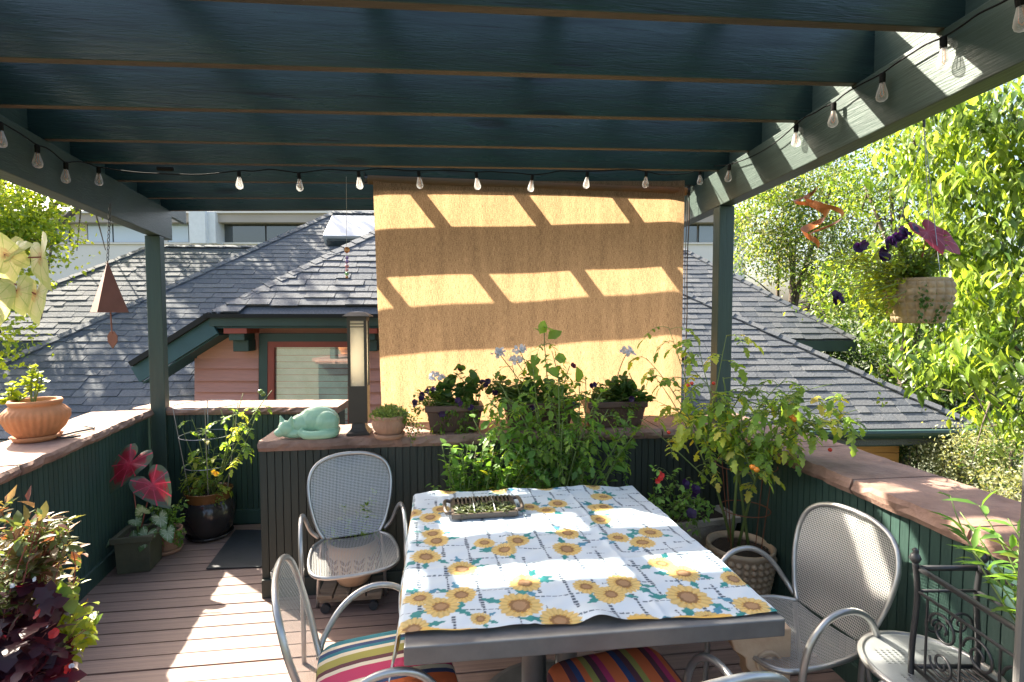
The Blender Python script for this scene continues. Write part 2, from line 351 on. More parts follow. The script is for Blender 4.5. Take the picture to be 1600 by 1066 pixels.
# ------------------------------------------------------------ roller shade
m, t, b = nodes('shade_cloth'); uv = coords(t, (1,1,1), 'UV')
w1 = N(t, 'ShaderNodeTexNoise', i_Scale=1.0, i_Detail=3.0); mp = N(t, 'ShaderNodeMapping'); mp.inputs['Scale'].default_value = (420,30,1); t.links.new(uv, mp.inputs[0]); t.links.new(mp.outputs[0], w1.inputs['Vector'])
w2 = N(t, 'ShaderNodeTexNoise', i_Scale=1.0, i_Detail=3.0); mp2 = N(t, 'ShaderNodeMapping'); mp2.inputs['Scale'].default_value = (120,260,1); t.links.new(uv, mp2.inputs[0]); t.links.new(mp2.outputs[0], w2.inputs['Vector'])
mxw = N(t, 'ShaderNodeMath', operation='ADD'); t.links.new(w1.outputs[0], mxw.inputs[0]); t.links.new(w2.outputs[0], mxw.inputs[1])
big = N(t, 'ShaderNodeTexNoise', i_Scale=5.0, i_Detail=4.0); mp3 = N(t, 'ShaderNodeMapping'); mp3.inputs['Scale'].default_value = (4,0.5,1); t.links.new(uv, mp3.inputs[0]); t.links.new(mp3.outputs[0], big.inputs['Vector'])
mb3 = N(t, 'ShaderNodeMath', operation='MULTIPLY_ADD', i_1=0.5, i_2=-0.25); t.links.new(big.outputs[0], mb3.inputs[0])
sm = N(t, 'ShaderNodeMath', operation='ADD'); t.links.new(mxw.outputs[0], sm.inputs[0]); t.links.new(mb3.outputs[0], sm.inputs[1])
c = ramp(t, sm.outputs[0], [(0.70,(0.16,0.105,0.052)),(1.0,(0.36,0.25,0.13))])
mh = N(t, 'ShaderNodeMath', operation='MULTIPLY', i_1=0.5); t.links.new(sm.outputs[0], mh.inputs[0]); c = ramp(t, mh.outputs[0], [(0.34,(0.10,0.073,0.050)),(0.66,(0.32,0.24,0.165))])
t.links.new(c.outputs[0], b.inputs['Base Color']); b.inputs['Roughness'].default_value = 0.85; b.inputs['Specular IOR Level'].default_value = 0.15
tr = N(t, 'ShaderNodeBsdfTranslucent'); t.links.new(mixc(t, 1.0, c.outputs[0], (2.45,2.08,1.55), 'MULTIPLY'), tr.inputs[0])
ms = N(t, 'ShaderNodeMixShader', i_0=0.55); t.links.new(b.outputs[0], ms.inputs[1]); t.links.new(tr.outputs[0], ms.inputs[2]); t.links.new(ms.outputs[0], t.nodes['Material Output'].inputs[0])
simple('black_metal', (0.02,0.02,0.02), rough=0.45, bump=0.05)
simple('cord', (0.10,0.06,0.04), rough=0.8, bump=0)
tl, tr_, bl_, br_ = shade_pt(583,283), shade_pt(1068,283), shade_pt(598,664), shade_pt(1062,660)
bl_.z = br_.z = min(bl_.z, br_.z)
shade = thing('roller_shade', 'tan woven roller shade hanging from the pergola above the half wall', 'shade', ((bl_+br_)/2))
nx, ny = 60, 50; vs = []; fs = []; uvs = []
for j in range(ny+1):
    for i in range(nx+1):
        fx, fy = i/nx, j/ny; p = tl.lerp(tr_, fx).lerp(bl_.lerp(br_, fx), fy)
        w = 0.007*math.sin(fx*math.pi*5.3+0.6)*(0.25+fy*0.5)+0.002*math.sin(fx*23+fy*2)*fy+0.012*(1-abs(2*fx-1))*math.sin(fy*3)+(0.02*max(0,(fx-0.94)/0.06)**2 if fx > 0.94 else 0)+(0.012*max(0,(0.05-fx)/0.05)**2 if fx < 0.05 else 0)
        vs.append(tuple(p+PV*(-w))); uvs.append((fx*1.9, fy*1.55))
for j in range(ny):
    for i in range(nx): a = j*(nx+1)+i; fs.append((a, a+nx+1, a+nx+2, a+1))
mb = MB(); mb.v = vs; mb.f = fs
fo = part('fabric', mb, 'shade_cloth', shade, smooth=True)
ul = fo.data.uv_layers.new(name='UVMap'); lv = np.empty(len(fo.data.loops), np.int32); fo.data.loops.foreach_get('vertex_index', lv)
ul.data.foreach_set('uv', np.array(uvs, np.float32)[lv].ravel())
ra_, rb_ = tl-PU*0.035, tr_+PU*0.03; ra_.z = rb_.z = tl.z+0.012
rt = MB().tube([ra_+PV*0.02, rb_+PV*0.02], 0.030, 20); ro = part('roll', rt, 'shade_cloth', shade, smooth=False)
ul = ro.data.uv_layers.new(name='UVMap'); ul.data.foreach_set('uv', np.array([(0.3*rng.random(),0.2) for _ in ro.data.loops], np.float32).ravel())
part('hem_bar', MB().beam(bl_+Vector((0,0,0.004))+PV*0.012, br_+Vector((0,0,0.004))+PV*0.012, 0.016, 0.03), 'cord', shade, bevel=0.003)
for q, s_ in ((ra_,-1),(rb_,1)):
    mb = MB().tube([q+PV*0.02, q+PV*0.02+PU*(s_*0.02)], 0.026, 12); mb.beam(q+PU*(s_*0.024)+PV*0.02+Vector((0,0,-0.03)), q+PU*(s_*0.024)+PV*0.02+Vector((0,0,0.05)), 0.03, 0.008, up=PU); part('bracket', mb, 'black_metal', shade)
cp = rb_+PU*0.015
pts = [cp+Vector((0,0,-1.62*i/20))+PU*(0.004*math.sin(i*0.7)-0.0004*i) for i in range(21)]
part('pull_cord', MB().tube(pts, 0.004, 6), 'cord', shade)
part('pull_cord', MB().tube([p-PU*0.022-PV*0.01 for p in pts[:13]], 0.0025, 5), 'cord', shade)
# ------------------------------------------------------------ house with shingled roofs beyond the deck
PSI = math.radians(3.0); E1 = Vector((math.cos(PSI),math.sin(PSI),0)); E2 = Vector((-math.sin(PSI),math.cos(PSI),0))
house = thing('house', 'house with grey shingled hip roofs and a salmon gable just beyond the deck', 'house', (0,8.5,-3.4))
class Roof:
    def __init__(s, px, py, Y, m):
        s.p0 = P(px, py, Y); s.m = m; s.up = (E2+Vector((0,0,m))).normalized(); s.n = E1.cross(s.up).normalized()
    def at(s, px, py): return PL(px, py, s.p0, s.n)
    def st(s, p): d = p-s.p0; return d.dot(E1), d.dot(s.up)
    def pt(s, a, r, h=0): return s.p0+E1*a+s.up*r+s.n*h
def interval(poly, r):
    xs = []
    for i in range(len(poly)):
        (a0,r0_),(a1,r1_) = poly[i], poly[(i+1) % len(poly)]
        if (r0_-r)*(r1_-r) <= 0 and abs(r1_-r0_) > 1e-9: xs.append(a0+(a1-a0)*(r-r0_)/(r1_-r0_))
    return (min(xs), max(xs)) if len(xs) >= 2 else None
def shingles(rf, corners, expo=0.14, seed=1, skip=None):
    """tabs in courses over the polygon; returns list of (verts, visible_score)"""
    rr = random.Random(seed); poly = [rf.st(p) for p in corners]; lo = min(p[1] for p in poly); hi = max(p[1] for p in poly); out = []; r = lo
    while r < hi-0.01:
        b0 = interval(poly, r+1e-4); b1 = interval(poly, min(r+expo*1.15, hi-1e-4))
        if b0 is None or b1 is None: r += expo; continue
        a = b0[0]-rr.uniform(0,0.3)
        while a < b0[1]:
            w = rr.choice((0.17,0.22,0.27,0.33,0.36)); e0, e1 = a+0.003, a+w-0.003; a += w
            l0, l1 = max(e0,b0[0]), min(e1,b0[1]); u0, u1 = max(e0,b1[0]), min(e1,b1[1])
            if l1-l0 < 0.02: continue
            if u1 < u0: u0 = u1 = min(max((u0+u1)/2, b1[0]), b1[1])
            top = min(r+expo*1.15, hi); hh = rr.choice((0.014,0.018,0.024)); dr = rr.choice((0,0,0,-0.012))
            q = [(l0,r+dr,hh),(l1,r+dr,hh),(u1,top,0.006),(u0,top,0.006),(l0,r+dr,0.001),(l1,r+dr,0.001),(u1,top,0.0),(u0,top,0.0)]
            vs = [rf.pt(*x) for x in q]; c = (vs[0]+vs[2])/2
            out.append((vs, c))
        r += expo
    return out
TABF = [(0,1,2,3),(7,6,5,4),(0,4,5,1),(1,5,6,2),(2,6,7,3),(3,7,4,0)]
def roof_body(name, fl, fr, rl, rr_, depth_back, mat='shingle', label=None):
    """hip roof hull from front eave corners and ridge ends, mirrored behind the ridge"""
    off = Vector((0,0,-0.03)); k = 2*((rl-fl).dot(E2)); back = E2*depth_back
    b_l, b_r = fl+back, fr+back; low = Vector((0,0,-0.22))
    V_ = [fl+off,fr+off,rr_+off,rl+off,b_l+off,b_r+off, fl+low,fr+low,b_r+low,b_l+low]
    F_ = [(0,1,2,3),(1,5,2),(5,4,3,2),(4,0,3),(6,7,1,0),(7,8,5,1),(8,9,4,5),(9,6,0,4),(9,8,7,6)]
    return part(name, MB().add(V_, F_), mat, house, label=label)
def hip_caps(rt, a, b, n, w=0.22, lift=0.03, nrm=None):
    d = (b-a)/n; dn = d.normalized(); up = (nrm or Vector((0,0,1))); side = dn.cross(up).normalized(); up = side.cross(dn).normalized()
    for i in range(n):
        p = a+d*i; q = p+d*1.12; mb = MB(); hw = w/2*random.uniform(0.93,1.05)
        l0, l1 = lift+0.016, lift
        pr = [(p-side*hw+up*(l0-0.05)), p+up*l0, p+side*hw+up*(l0-0.05), q-side*hw+up*(l1-0.05), q+up*l1, q+side*hw+up*(l1-0.05)]
        pr += [x-up*0.016 for x in pr]
        mb.add(pr, [(0,1,4,3),(1,2,5,4),(6,9,10,7),(7,10,11,8),(0,6,7,1),(1,7,8,2),(3,4,10,9),(4,5,11,10),(0,3,9,6),(2,8,11,5)])
        part('ridge_shingle', mb, 'shingle', rt)
# main roof
R2 = Roof(150, 640, 6.8, 0.80)
rl = R2.at(520, 333); hipL = R2.at(0, 569)
fr = R2.at(1536, 669); ze = fr.z
dl = (hipL-rl); fl = rl+dl*((ze-rl.z)/dl.z)
dh = (R2.at(1065,456)-fr); rr2 = fr+dh*((rl.z-fr.z)/dh.z)
main = roof_body('roof', fl, fr, rl, rr2, 2*((rl-fl).dot(E2)))
T2 = shingles(R2, [fl,fr,rr2,rl], expo=0.142, seed=3)
# far roof
R1 = Roof(100, 531, 8.9, 0.80)
q0 = R1.at(235,385); q1 = R1.at(92,441); e_r = R1.at(1298,510); z1 = R1.at(0,533).z
d1 = q1-q0; f1l = q0+d1*((z1-q0.z)/d1.z); dr_ = R1.at(1070,391)-e_r; r1r = e_r+dr_*((q0.z-e_r.z)/dr_.z); e_r = e_r+dr_*((z1-e_r.z)/dr_.z)
far = roof_body('roof', f1l, e_r, q0, r1r, 2*((q0-f1l).dot(E2)))
T1 = shingles(R1, [f1l,e_r,r1r,q0], expo=0.165, seed=5)
# clipped gable wing
R3 = Roof(440, 488, 6.0, 0.80)
g0 = R3.at(331,489); g1 = R3.at(965,489); zg = g0.z; g1.z = zg
dg = R3.at(590,361)-g0; ap = (g1-g0).dot(E1)/2; k = ap/dg.dot(E1); g2 = g0+dg*k
wing = part('roof', MB().poly([g0-Vector((0,0,.03)),g1-Vector((0,0,.03)),g2-Vector((0,0,.03))], E2*0.04+Vector((0,0,-.04))), 'shingle', house)
rk = P(212, 566, 6.0); slopeL = (rk-g0)                   # left rake
ridge_b = g2+E2*3.2; rr3 = g1+Vector((-slopeL.x,slopeL.y,slopeL.z))
part('side_slope', MB().poly([g0,g2,ridge_b,rk+E2*4.6,rk], (0,0,-0.05)), 'shingle', wing)
part('side_slope', MB().poly([g2,g1,rr3,rr3+E2*4.6,ridge_b], (0,0,-0.05)), 'shingle', wing)
T3 = shingles(R3, [g0,g1,g2], expo=0.138, seed=9)
def emit(T, rt, keep):
    off = wloc(rt); stuff = MB()
    for i, (vs, c) in enumerate(T):
        if i in keep:
            mb = MB().add([v-c for v in vs], TABF); o = link('shingle', mesh_from('shingle', mb.v, mb.f), 'shingle', rt); o.location = c-off
        else: stuff.add(vs, TABF)
    if stuff.v: part('shingles', stuff, 'shingle', rt, kind='stuff')
def visible(c):
    x, y = proj(c); return (5 < x < 228 and y < 655) or (268 < x < 330 and y < 520) or (1070 < x < 1112) or (1150 < x < 1600)
vis = [(i,c) for i,(v_,c) in enumerate(T2) if visible(c)]
vis.sort(key=lambda ic: ic[1].y); emit(T2, main, {i for i,_ in vis[:300]})
emit(T1, far, set()); emit(T3, wing, set())
upn = Vector((0,0,1))
hip_caps(main, fl, rl, 34); hip_caps(main, fr, rr2, 34); hip_caps(main, rl, rr2, 18)
hip_caps(far, f1l, q0, 18); hip_caps(far, e_r, r1r, 18); hip_caps(far, q0, r1r, 30)
hip_caps(wing, g0+E2*0.05, g2, 22)
# gutter and fascia of the main roof
gm = MB(); ga, gb = fl-E2*0.05+Vector((0,0,-0.02)), fr-E2*0.05+Vector((0,0,-0.02))
prof = [(0.02,0.02),(-0.10,0.03),(-0.115,0.0),(-0.11,-0.035),(-0.085,-0.075),(-0.04,-0.10),(0.0,-0.10)]
n_ = len(prof); vs = [e+E2*a_+Vector((0,0,b_)) for e in (ga,gb+E1*0.1) for a_,b_ in prof]
gm.add(vs, [(i,i+1,i+1+n_,i+n_) for i in range(n_-1)]+[tuple(range(n_))[::-1],tuple(range(n_,2*n_))]); part('gutter', gm, M['green_trim'], house, smooth=False)
part('fascia', MB().beam(fl+E2*0.06+Vector((0,0,-0.17)), fr+E2*0.06+Vector((0,0,-0.17)), 0.03, 0.16), 'green_trim', house)
part('fascia', MB().beam(f1l-E2*0.02+Vector((0,0,-0.13)), e_r-E2*0.02+Vector((0,0,-0.13)), 0.03, 0.2), 'green_trim', house)
# walls under the main roof
wl, wr = R2.at(0,640), P(1403, 700, fr.y+0.25)
wb = MB(); a, b_ = fl+E1*1.0+E2*0.5, wr.copy(); b_ = Vector((wr.x, (fr+E2*0.25).y, 0)); a.z = 0
zt = ze-0.2
part('wall', MB().poly([(a.x,a.y,-3.4),(b_.x,b_.y,-3.4),(b_.x,b_.y,zt),(a.x,a.y,zt)], E2*5), 'orange_wall', house)
for i in range(5):
    zz = zt-0.02-i*0.19; part('wall_board', MB().beam((b_-E1*7)+Vector((0,-0.012,zz-0.09)), b_+Vector((0,-0.012,zz-0.09)), 0.02, 0.18), 'orange_wall', house)
b2 = e_r-E1*0.5+E2*0.5; a2 = f1l+E1*0.5+E2*0.5
part('wall', MB().poly([(a2.x,a2.y,-3.4),(b2.x,b2.y,-3.4),(b2.x,b2.y,z1-0.15),(a2.x,a2.y,z1-0.15)], E2*4), 'green_trim', house)
# gable wall with lap siding, window, brackets
WY = 6.33
def G(px, py, dy=0.0):                                    # point on the gable wall plane
    q = PL(px, py, Vector((P(440,560,WY).x,WY,0))+E2*dy, E2); return q
gl = G(305, 600); x_l = (gl-house.location).x
top = G(480, 508).z
r_out = G(960, 600)
part('gable_wall', MB().poly([G(306,760),Vector((r_out.x,r_out.y,G(306,760).z)),Vector((r_out.x,r_out.y,top)),G(362,509),G(306,562)], E2*2.0), 'salmon_siding', house)
ys = [560,576,595.5,613,632,651,670]
prev = 509
for i, y in enumerate(ys):
    xl = 306 if i > 0 else 307
    if i == 0:
        part('siding_board', MB().poly([G(308,560,-0.012),G(404,560,-0.012),G(404,510,-0.012),G(363,510,-0.012),G(308,557,-0.012)], E2*0.01), 'salmon_siding', house); part('siding_board', MB().poly([G(569,560,-0.012),G(980,560,-0.012),G(980,510,-0.012),G(569,510,-0.012)], E2*0.01), 'salmon_siding', house)
    else:
        for x0_, x1_ in ((304,404),(569,980)):
            a0_, a1_ = G(x0_,y,-0.05), G(x0_,prev,-0.012); b0_, b1_ = G(x1_,y,-0.05), G(x1_,prev,-0.012)
            part('siding_board', MB().add([a0_,b0_,b1_,a1_,a0_+E2*0.045,b0_+E2*0.045,b1_+E2*0.011,a1_+E2*0.011], [(0,1,2,3),(7,6,5,4),(0,4,5,1),(1,5,6,2),(2,6,7,3),(3,7,4,0)]), 'salmon_siding', house)
    prev = y
sof = MB(); a, b_ = G(335,506), G(960,506)
part('soffit', MB().poly([g0+Vector((0,0.02,-0.16)),g1+Vector((0,0.02,-0.16)),Vector((b_.x,b_.y,g0.z-0.17)),Vector((a.x,a.y,g0.z-0.17))], (0,0,-0.02)), 'teal_soffit', house)
part('fascia', MB().beam(g0+Vector((0,0,-0.085))-E1*0.02, g1+Vector((0,0,-0.085)), 0.05, 0.14), 'green_trim', house)
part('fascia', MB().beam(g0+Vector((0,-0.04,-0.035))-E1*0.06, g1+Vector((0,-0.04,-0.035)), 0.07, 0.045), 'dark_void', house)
part('frieze', MB().beam(G(363,505,-0.03), G(960,505,-0.03), 0.03, 0.09), 'teal_soffit', house)
# rake at the left: dark edge, blue-green board and soffit
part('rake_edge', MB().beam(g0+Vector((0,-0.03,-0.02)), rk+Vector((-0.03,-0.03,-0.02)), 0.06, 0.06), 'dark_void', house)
part('rake_board', MB().beam(g0+Vector((0.02,0.0,-0.15)), rk+Vector((0.0,0.0,-0.15)), 0.03, 0.2), 'teal_soffit', house)
part('rake_soffit', MB().poly([g0+Vector((0.06,0.02,-0.24)),rk+Vector((0.06,0.02,-0.24)),rk+Vector((0.06,0.4,-0.24)),g0+Vector((0.06,0.4,-0.24))], (0,0,-0.02)), 'teal_soffit', house)
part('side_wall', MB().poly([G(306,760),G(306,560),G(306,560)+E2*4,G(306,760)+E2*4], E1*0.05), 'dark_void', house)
win = part('window', MB().box(0,0.001,0,0.001,0,0.001), 'green_trim', house)
def frame(x0,x1,y0,y1,dy,th,mat,nm,w,root):
    a, b_, c_, d_ = G(x0,y0,dy), G(x1,y0,dy), G(x1,y1,dy), G(x0,y1,dy); mb = MB()
    wv = w; ux = E1*wv; uz = Vector((0,0,wv))
    for s_, e_, up in ((a,b_,-uz/2),(c_,d_,uz/2)): mb.beam(s_+up-E1*0, e_+up, th, wv, up=(0,0,1))
    for s_, e_, sx in ((a,d_,ux/2),(b_,c_,-ux/2)): mb.beam(s_+sx-uz*0.99, e_+sx+uz*0.99, th, wv, up=E1)
    return part(nm, mb, mat, root)
bpy.data.objects.remove(win)
win = frame(407,566,521,690,-0.03,0.09,'green_trim','window',0.10,house)
frame(418,555,532,680,-0.045,0.05,'red_sash','sash',0.085,win)
gp = MB().poly([G(425,668,-0.03),G(549,668,-0.03),G(549,538,-0.03),G(425,538,-0.03)], E2*0.006)
simple('blind_white', (0.82,0.82,0.80), rough=0.6, bump=0)
bm = MB(); y = 540
while y < 668:
    bm.beam(G(427,y,-0.003), G(548,y,-0.003), 0.012, 0.070, up=(0,-0.2,1)); y += 10.2
part('blind', bm, 'blind_white', win, kind='stuff')
part('blind_backing', MB().poly([G(420,672,0.02),G(552,672,0.02),G(552,534,0.02),G(420,534,0.02)], E2*0.006), 'window_glass', win)
m, t, b = nodes('clear_glass'); tr = N(t,'ShaderNodeBsdfTransparent'); gl_ = N(t,'ShaderNodeBsdfGlossy', i_Roughness=0.02); mx = N(t,'ShaderNodeMixShader', i_0=0.22)
t.links.new(tr.outputs[0], mx.inputs[1]); t.links.new(gl_.outputs[0], mx.inputs[2]); t.links.new(mx.outputs[0], t.nodes['Material Output'].inputs[0])
part('pane', gp, 'clear_glass', win)
for x0, x1 in ((361,395),(570,593)):
    a = G((x0+x1)/2, 514, -0.17); w_ = (G(x1,520)-G(x0,520)).length/2
    br3 = part('bracket', MB().obox(a+Vector((0,0,-0.09)), E1*w_*0.7, E2*0.14, (0,0,0.045)).obox(a+Vector((0,0.05,-0.20)), E1*w_*0.7, E2*0.10, (0,0,0.07)), 'green_trim', house, bevel=0.01)
    part('bracket_cap', MB().obox(a+Vector((0,0,-0.02)), E1*w_, E2*0.17, (0,0,0.03)), 'red_sash', br3)
# skylight box on the main roof
sk0 = R2.at(552, 366)
simple('skylight_dome', (0.42,0.44,0.47), (0.36,0.38,0.41), scale=3, rough=0.25, bump=0)
sky_b = part('skylight', MB().obox(sk0+R2.n*0.10, E1*0.48, R2.up*0.42, R2.n*0.10), 'skylight_dome', house, bevel=0.01)
part('skylight_curb', MB().obox(sk0-R2.up*0.44+R2.n*0.07, E1*0.40, R2.up*0.06, R2.n*0.07), 'dark_glass', sky_b)
# ------------------------------------------------------------ pale office building far behind
BY = 34.0
off_b = thing('office_building', 'pale beige modern building with ribbon windows behind the roofs', 'building', (-5,BY,-3.4))
def rect(x0,x1,y0,y1,Y,dep=0.3):
    a, c_ = P(x0,y1,Y), P(x1,y0,Y); return MB().box(a.x,c_.x,Y,Y+dep,a.z,c_.z)
w_ = rect(-420,1165,380,620,BY,14); part('wall', w_, 'beige_wall', off_b)
part('upper_wall', rect(-420,1165,347,380.2,BY+0.25,13), 'beige_wall', off_b)
part('roof_band', rect(-440,1175,331,347.5,BY-0.6,14), 'beige_band', off_b)
part('band_trim', rect(-440,1175,329.5,333,BY-0.75,14), 'beige_wall', off_b)
for x0,x1,mt in ((60,77,'sky_reflect_glass'),(79,108,'window_glass'),(137,176,'sky_reflect_glass'),(177,231,'sky_reflect_glass'),(262,295,'sky_reflect_glass'),(338,415,'dark_glass'),(416,520,'dark_glass'),(1060,1090,'dark_glass'),(1091,1122,'window_glass'),(1123,1158,'dark_glass'),(-60,0,'sky_reflect_glass')):
    f_ = part('window', rect(x0,x1,347.6,379.5,BY+0.16,0.08), 'window_frame_dark', off_b)
    part('pane', rect(x0+1.2,x1-1.2,349,378.5,BY+0.12,0.03), mt, f_)
part('pillar', rect(296,320,329,380,BY-1.2,1.4), 'white_paint', off_b)
part('pillar', rect(320.5,336,331,380,BY-0.9,1.1), 'white_paint', off_b)
part('ledge', rect(-420,1165,378.8,381.5,BY-0.12,0.3), 'beige_wall', off_b)
# ============================================================ things on the deck
simple('table_metal', (0.17,0.17,0.172), (0.125,0.125,0.127), scale=9, rough=0.42, bump=0.08, metal=0.4)
simple('pewter', (0.46,0.455,0.44), (0.37,0.365,0.35), scale=12, rough=0.32, bump=0.03, metal=0.75)
simple('terracotta', (0.58,0.25,0.11), (0.46,0.19,0.08), scale=9, rough=0.8, bump=0.25, fine=60)
simple('terracotta_old', (0.44,0.25,0.16), (0.34,0.18,0.11), scale=9, rough=0.85, bump=0.25, fine=60)
simple('terracotta_pale', (0.58,0.42,0.28), (0.46,0.30,0.19), scale=7, rough=0.8, bump=0.25, fine=50)
simple('cast_stone', (0.46,0.42,0.36), (0.30,0.26,0.21), scale=8, rough=0.9, bump=0.5, fine=60)
simple('bobble_clay', (0.52,0.40,0.28), (0.40,0.29,0.19), scale=10, rough=0.75, bump=0.2, fine=50)
simple('basket_clay', (0.42,0.31,0.19), (0.24,0.17,0.10), scale=14, rough=0.85, bump=0.3, fine=60)
simple('dark_glaze', (0.020,0.018,0.020), (0.035,0.028,0.026), scale=5, rough=0.15, bump=0.03)
simple('brown_glaze', (0.22,0.10,0.035), (0.13,0.055,0.02), scale=6, rough=0.2, bump=0.03)
simple('olive_planter', (0.085,0.085,0.05), (0.055,0.055,0.035), scale=8, rough=0.55, bump=0.2)
simple('box_brown', (0.12,0.062,0.045), (0.085,0.045,0.033), scale=8, rough=0.5, bump=0.06)
simple('soil', (0.035,0.024,0.017), (0.06,0.043,0.03), scale=40, rough=1.0, bump=0.8)
simple('rust', (0.22,0.075,0.035), (0.13,0.045,0.025), scale=14, rough=0.7, bump=0.2)
simple('copper', (0.24,0.095,0.065), (0.17,0.065,0.045), scale=7, rough=0.42, bump=0.1, metal=0.4)
simple('copper_bright', (0.62,0.22,0.07), (0.45,0.14,0.05), scale=9, rough=0.35, bump=0.05, metal=0.5)
simple('jade_glaze', (0.36,0.56,0.38), (0.27,0.46,0.30), scale=7, rough=0.22, bump=0.02)
simple('bronze', (0.035,0.028,0.022), (0.05,0.04,0.03), scale=8, rough=0.45, bump=0.05)
simple('iron', (0.018,0.018,0.020), (0.03,0.03,0.032), scale=15, rough=0.4, bump=0.05)
simple('rubber', (0.018,0.022,0.026), (0.026,0.030,0.036), scale=8, rough=0.55, bump=0.1)
simple('weathered_wood', (0.26,0.20,0.14), (0.16,0.12,0.085), scale=5, stretch=(1,10,10), rough=0.85, bump=0.4)
simple('grill_brown', (0.085,0.060,0.045), (0.055,0.042,0.034), scale=10, rough=0.45, bump=0.08)
simple('wire_grey', (0.35,0.36,0.37), rough=0.4, bump=0, metal=0.7)
simple('post_grey', (0.12,0.115,0.11), (0.09,0.088,0.085), scale=5, rough=0.7, bump=0.1)
simple('lime_pot', (0.45,0.52,0.06), (0.38,0.44,0.05), scale=6, rough=0.4, bump=0.05)
simple('stem_green', (0.16,0.22,0.06), (0.12,0.17,0.045), scale=10, rough=0.6, bump=0.05)
simple('stem_red', (0.30,0.08,0.07), (0.22,0.07,0.05), scale=10, rough=0.5, bump=0.05)
simple('bark', (0.13,0.10,0.075), (0.07,0.055,0.042), scale=6, stretch=(4,4,1), rough=0.95, bump=0.6)
simple('wire_black', (0.012,0.012,0.012), rough=0.85, bump=0, spec=0.1)
m, t, b = nodes('lamp_panel'); b.inputs['Base Color'].default_value = (0.78,0.74,0.64,1); b.inputs['Roughness'].default_value = 0.4
tr = N(t,'ShaderNodeBsdfTranslucent', i_0=(0.95,0.92,0.84,1)); mx = N(t,'ShaderNodeMixShader', i_0=0.72); t.links.new(b.outputs[0], mx.inputs[1]); t.links.new(tr.outputs[0], mx.inputs[2]); t.links.new(mx.outputs[0], t.nodes['Material Output'].inputs[0])
m, t, b = nodes('bulb_glass'); tr = N(t,'ShaderNodeBsdfTransparent'); b.inputs['Base Color'].default_value = (0.8,0.8,0.78,1); b.inputs['Roughness'].default_value = 0.05; b.inputs['Specular IOR Level'].default_value = 1.0
tl_ = N(t,'ShaderNodeBsdfTranslucent', i_0=(0.9,0.9,0.88,1)); m1 = N(t,'ShaderNodeMixShader', i_0=0.5); t.links.new(b.outputs[0], m1.inputs[1]); t.links.new(tl_.outputs[0], m1.inputs[2])
lw = N(t,'ShaderNodeLayerWeight', i_Blend=0.35); mx = N(t,'ShaderNodeMixShader'); ml = N(t,'ShaderNodeMath', operation='MULTIPLY_ADD', i_1=0.6, i_2=0.22); t.links.new(lw.outputs['Facing'], ml.inputs[0]); t.links.new(ml.outputs[0], mx.inputs[0])
t.links.new(tr.outputs[0], mx.inputs[1]); t.links.new(m1.outputs[0], mx.inputs[2]); t.links.new(mx.outputs[0], t.nodes['Material Output'].inputs[0])
# expanded-metal mesh: open holes on a small square grid, through UVs in metres
m, t, b = nodes('metal_mesh'); uv = coords(t, (1,1,1), 'UV')
b.inputs['Base Color'].default_value = (0.42,0.415,0.40,1); b.inputs['Metallic'].default_value = 0.45; b.inputs['Roughness'].default_value = 0.4
sp = N(t,'ShaderNodeSeparateXYZ'); t.links.new(uv, sp.inputs[0]); hs = []
for o_ in ('X','Y'):
    mu = N(t,'ShaderNodeMath', operation='MULTIPLY', i_1=2*math.pi/0.0085); t.links.new(sp.outputs[o_], mu.inputs[0]); sn = N(t,'ShaderNodeMath', operation='SINE'); t.links.new(mu.outputs[0], sn.inputs[0]); hs.append(sn)
ml = N(t,'ShaderNodeMath', operation='ADD'); t.links.new(hs[0].outputs[0], ml.inputs[0]); t.links.new(hs[1].outputs[0], ml.inputs[1])
gt = N(t,'ShaderNodeMath', operation='GREATER_THAN', i_1=0.18); t.links.new(ml.outputs[0], gt.inputs[0])
tr = N(t,'ShaderNodeBsdfTransparent'); mx = N(t,'ShaderNodeMixShader'); t.links.new(gt.outputs[0], mx.inputs[0]); t.links.new(b.outputs[0], mx.inputs[1]); t.links.new(tr.outputs[0], mx.inputs[2]); t.links.new(mx.outputs[0], t.nodes['Material Output'].inputs[0])
def spline(pts, n=8, closed=False):
    pts = [Vector(p) for p in pts]; m = len(pts); out = []
    for i in range(m if closed else m-1):
        p0, p1, p2, p3 = (pts[(i-1) % m] if closed or i else pts[0]), pts[i], pts[(i+1) % m], (pts[(i+2) % m] if closed or i+2 < m else pts[-1])
        for k in range(n):
            u = k/n; out.append(0.5*((2*p1)+(p2-p0)*u+(2*p0-5*p1+4*p2-p3)*u*u+(3*p1-p0-3*p2+p3)*u**3))
    if not closed: out.append(pts[-1])
    return out
# ------------------------------------------------------------ table
TZ = 0.73
tFL, tFR = Z(630.6,1010.6,TZ), Z(1227.7,966,TZ); TU = (tFR-tFL).normalized(); TWD = (tFR-tFL).length
tBR = Z(970,760,TZ); TVv = (Vector((-TU.y,TU.x,0))*0.6+(tBR-tFR).normalized()*0.4).normalized(); TD = (tBR-tFR).length*0.985
def TP(a, b_, z=0): return tFL+TU*a+TVv*b_+Vector((0,0,z))
tc_ = TP(TWD/2, TD/2)
table = thing('patio_table', 'square dark grey metal patio table under the sunflower cloth', 'table', (tc_.x,tc_.y,0))
part('table_top', MB().add([TP(a,b_,z) for z in (-0.058,-0.003) for a,b_ in ((0,0),(TWD,0),(TWD,TD),(0,TD))], [(3,2,1,0),(4,5,6,7),(0,1,5,4),(1,2,6,5),(2,3,7,6),(3,0,4,7)]), 'table_metal', table, bevel=0.004)
for px_, yy in ((832,1.95),(884,1.95),(838,2.2),(885,2.2)):
    q = P(px_, 1040, yy); part('leg', MB().lathe([(0.043,0.02),(0.043,TZ-0.06)], (q.x,q.y,0), 20), 'table_metal', table, smooth=True)
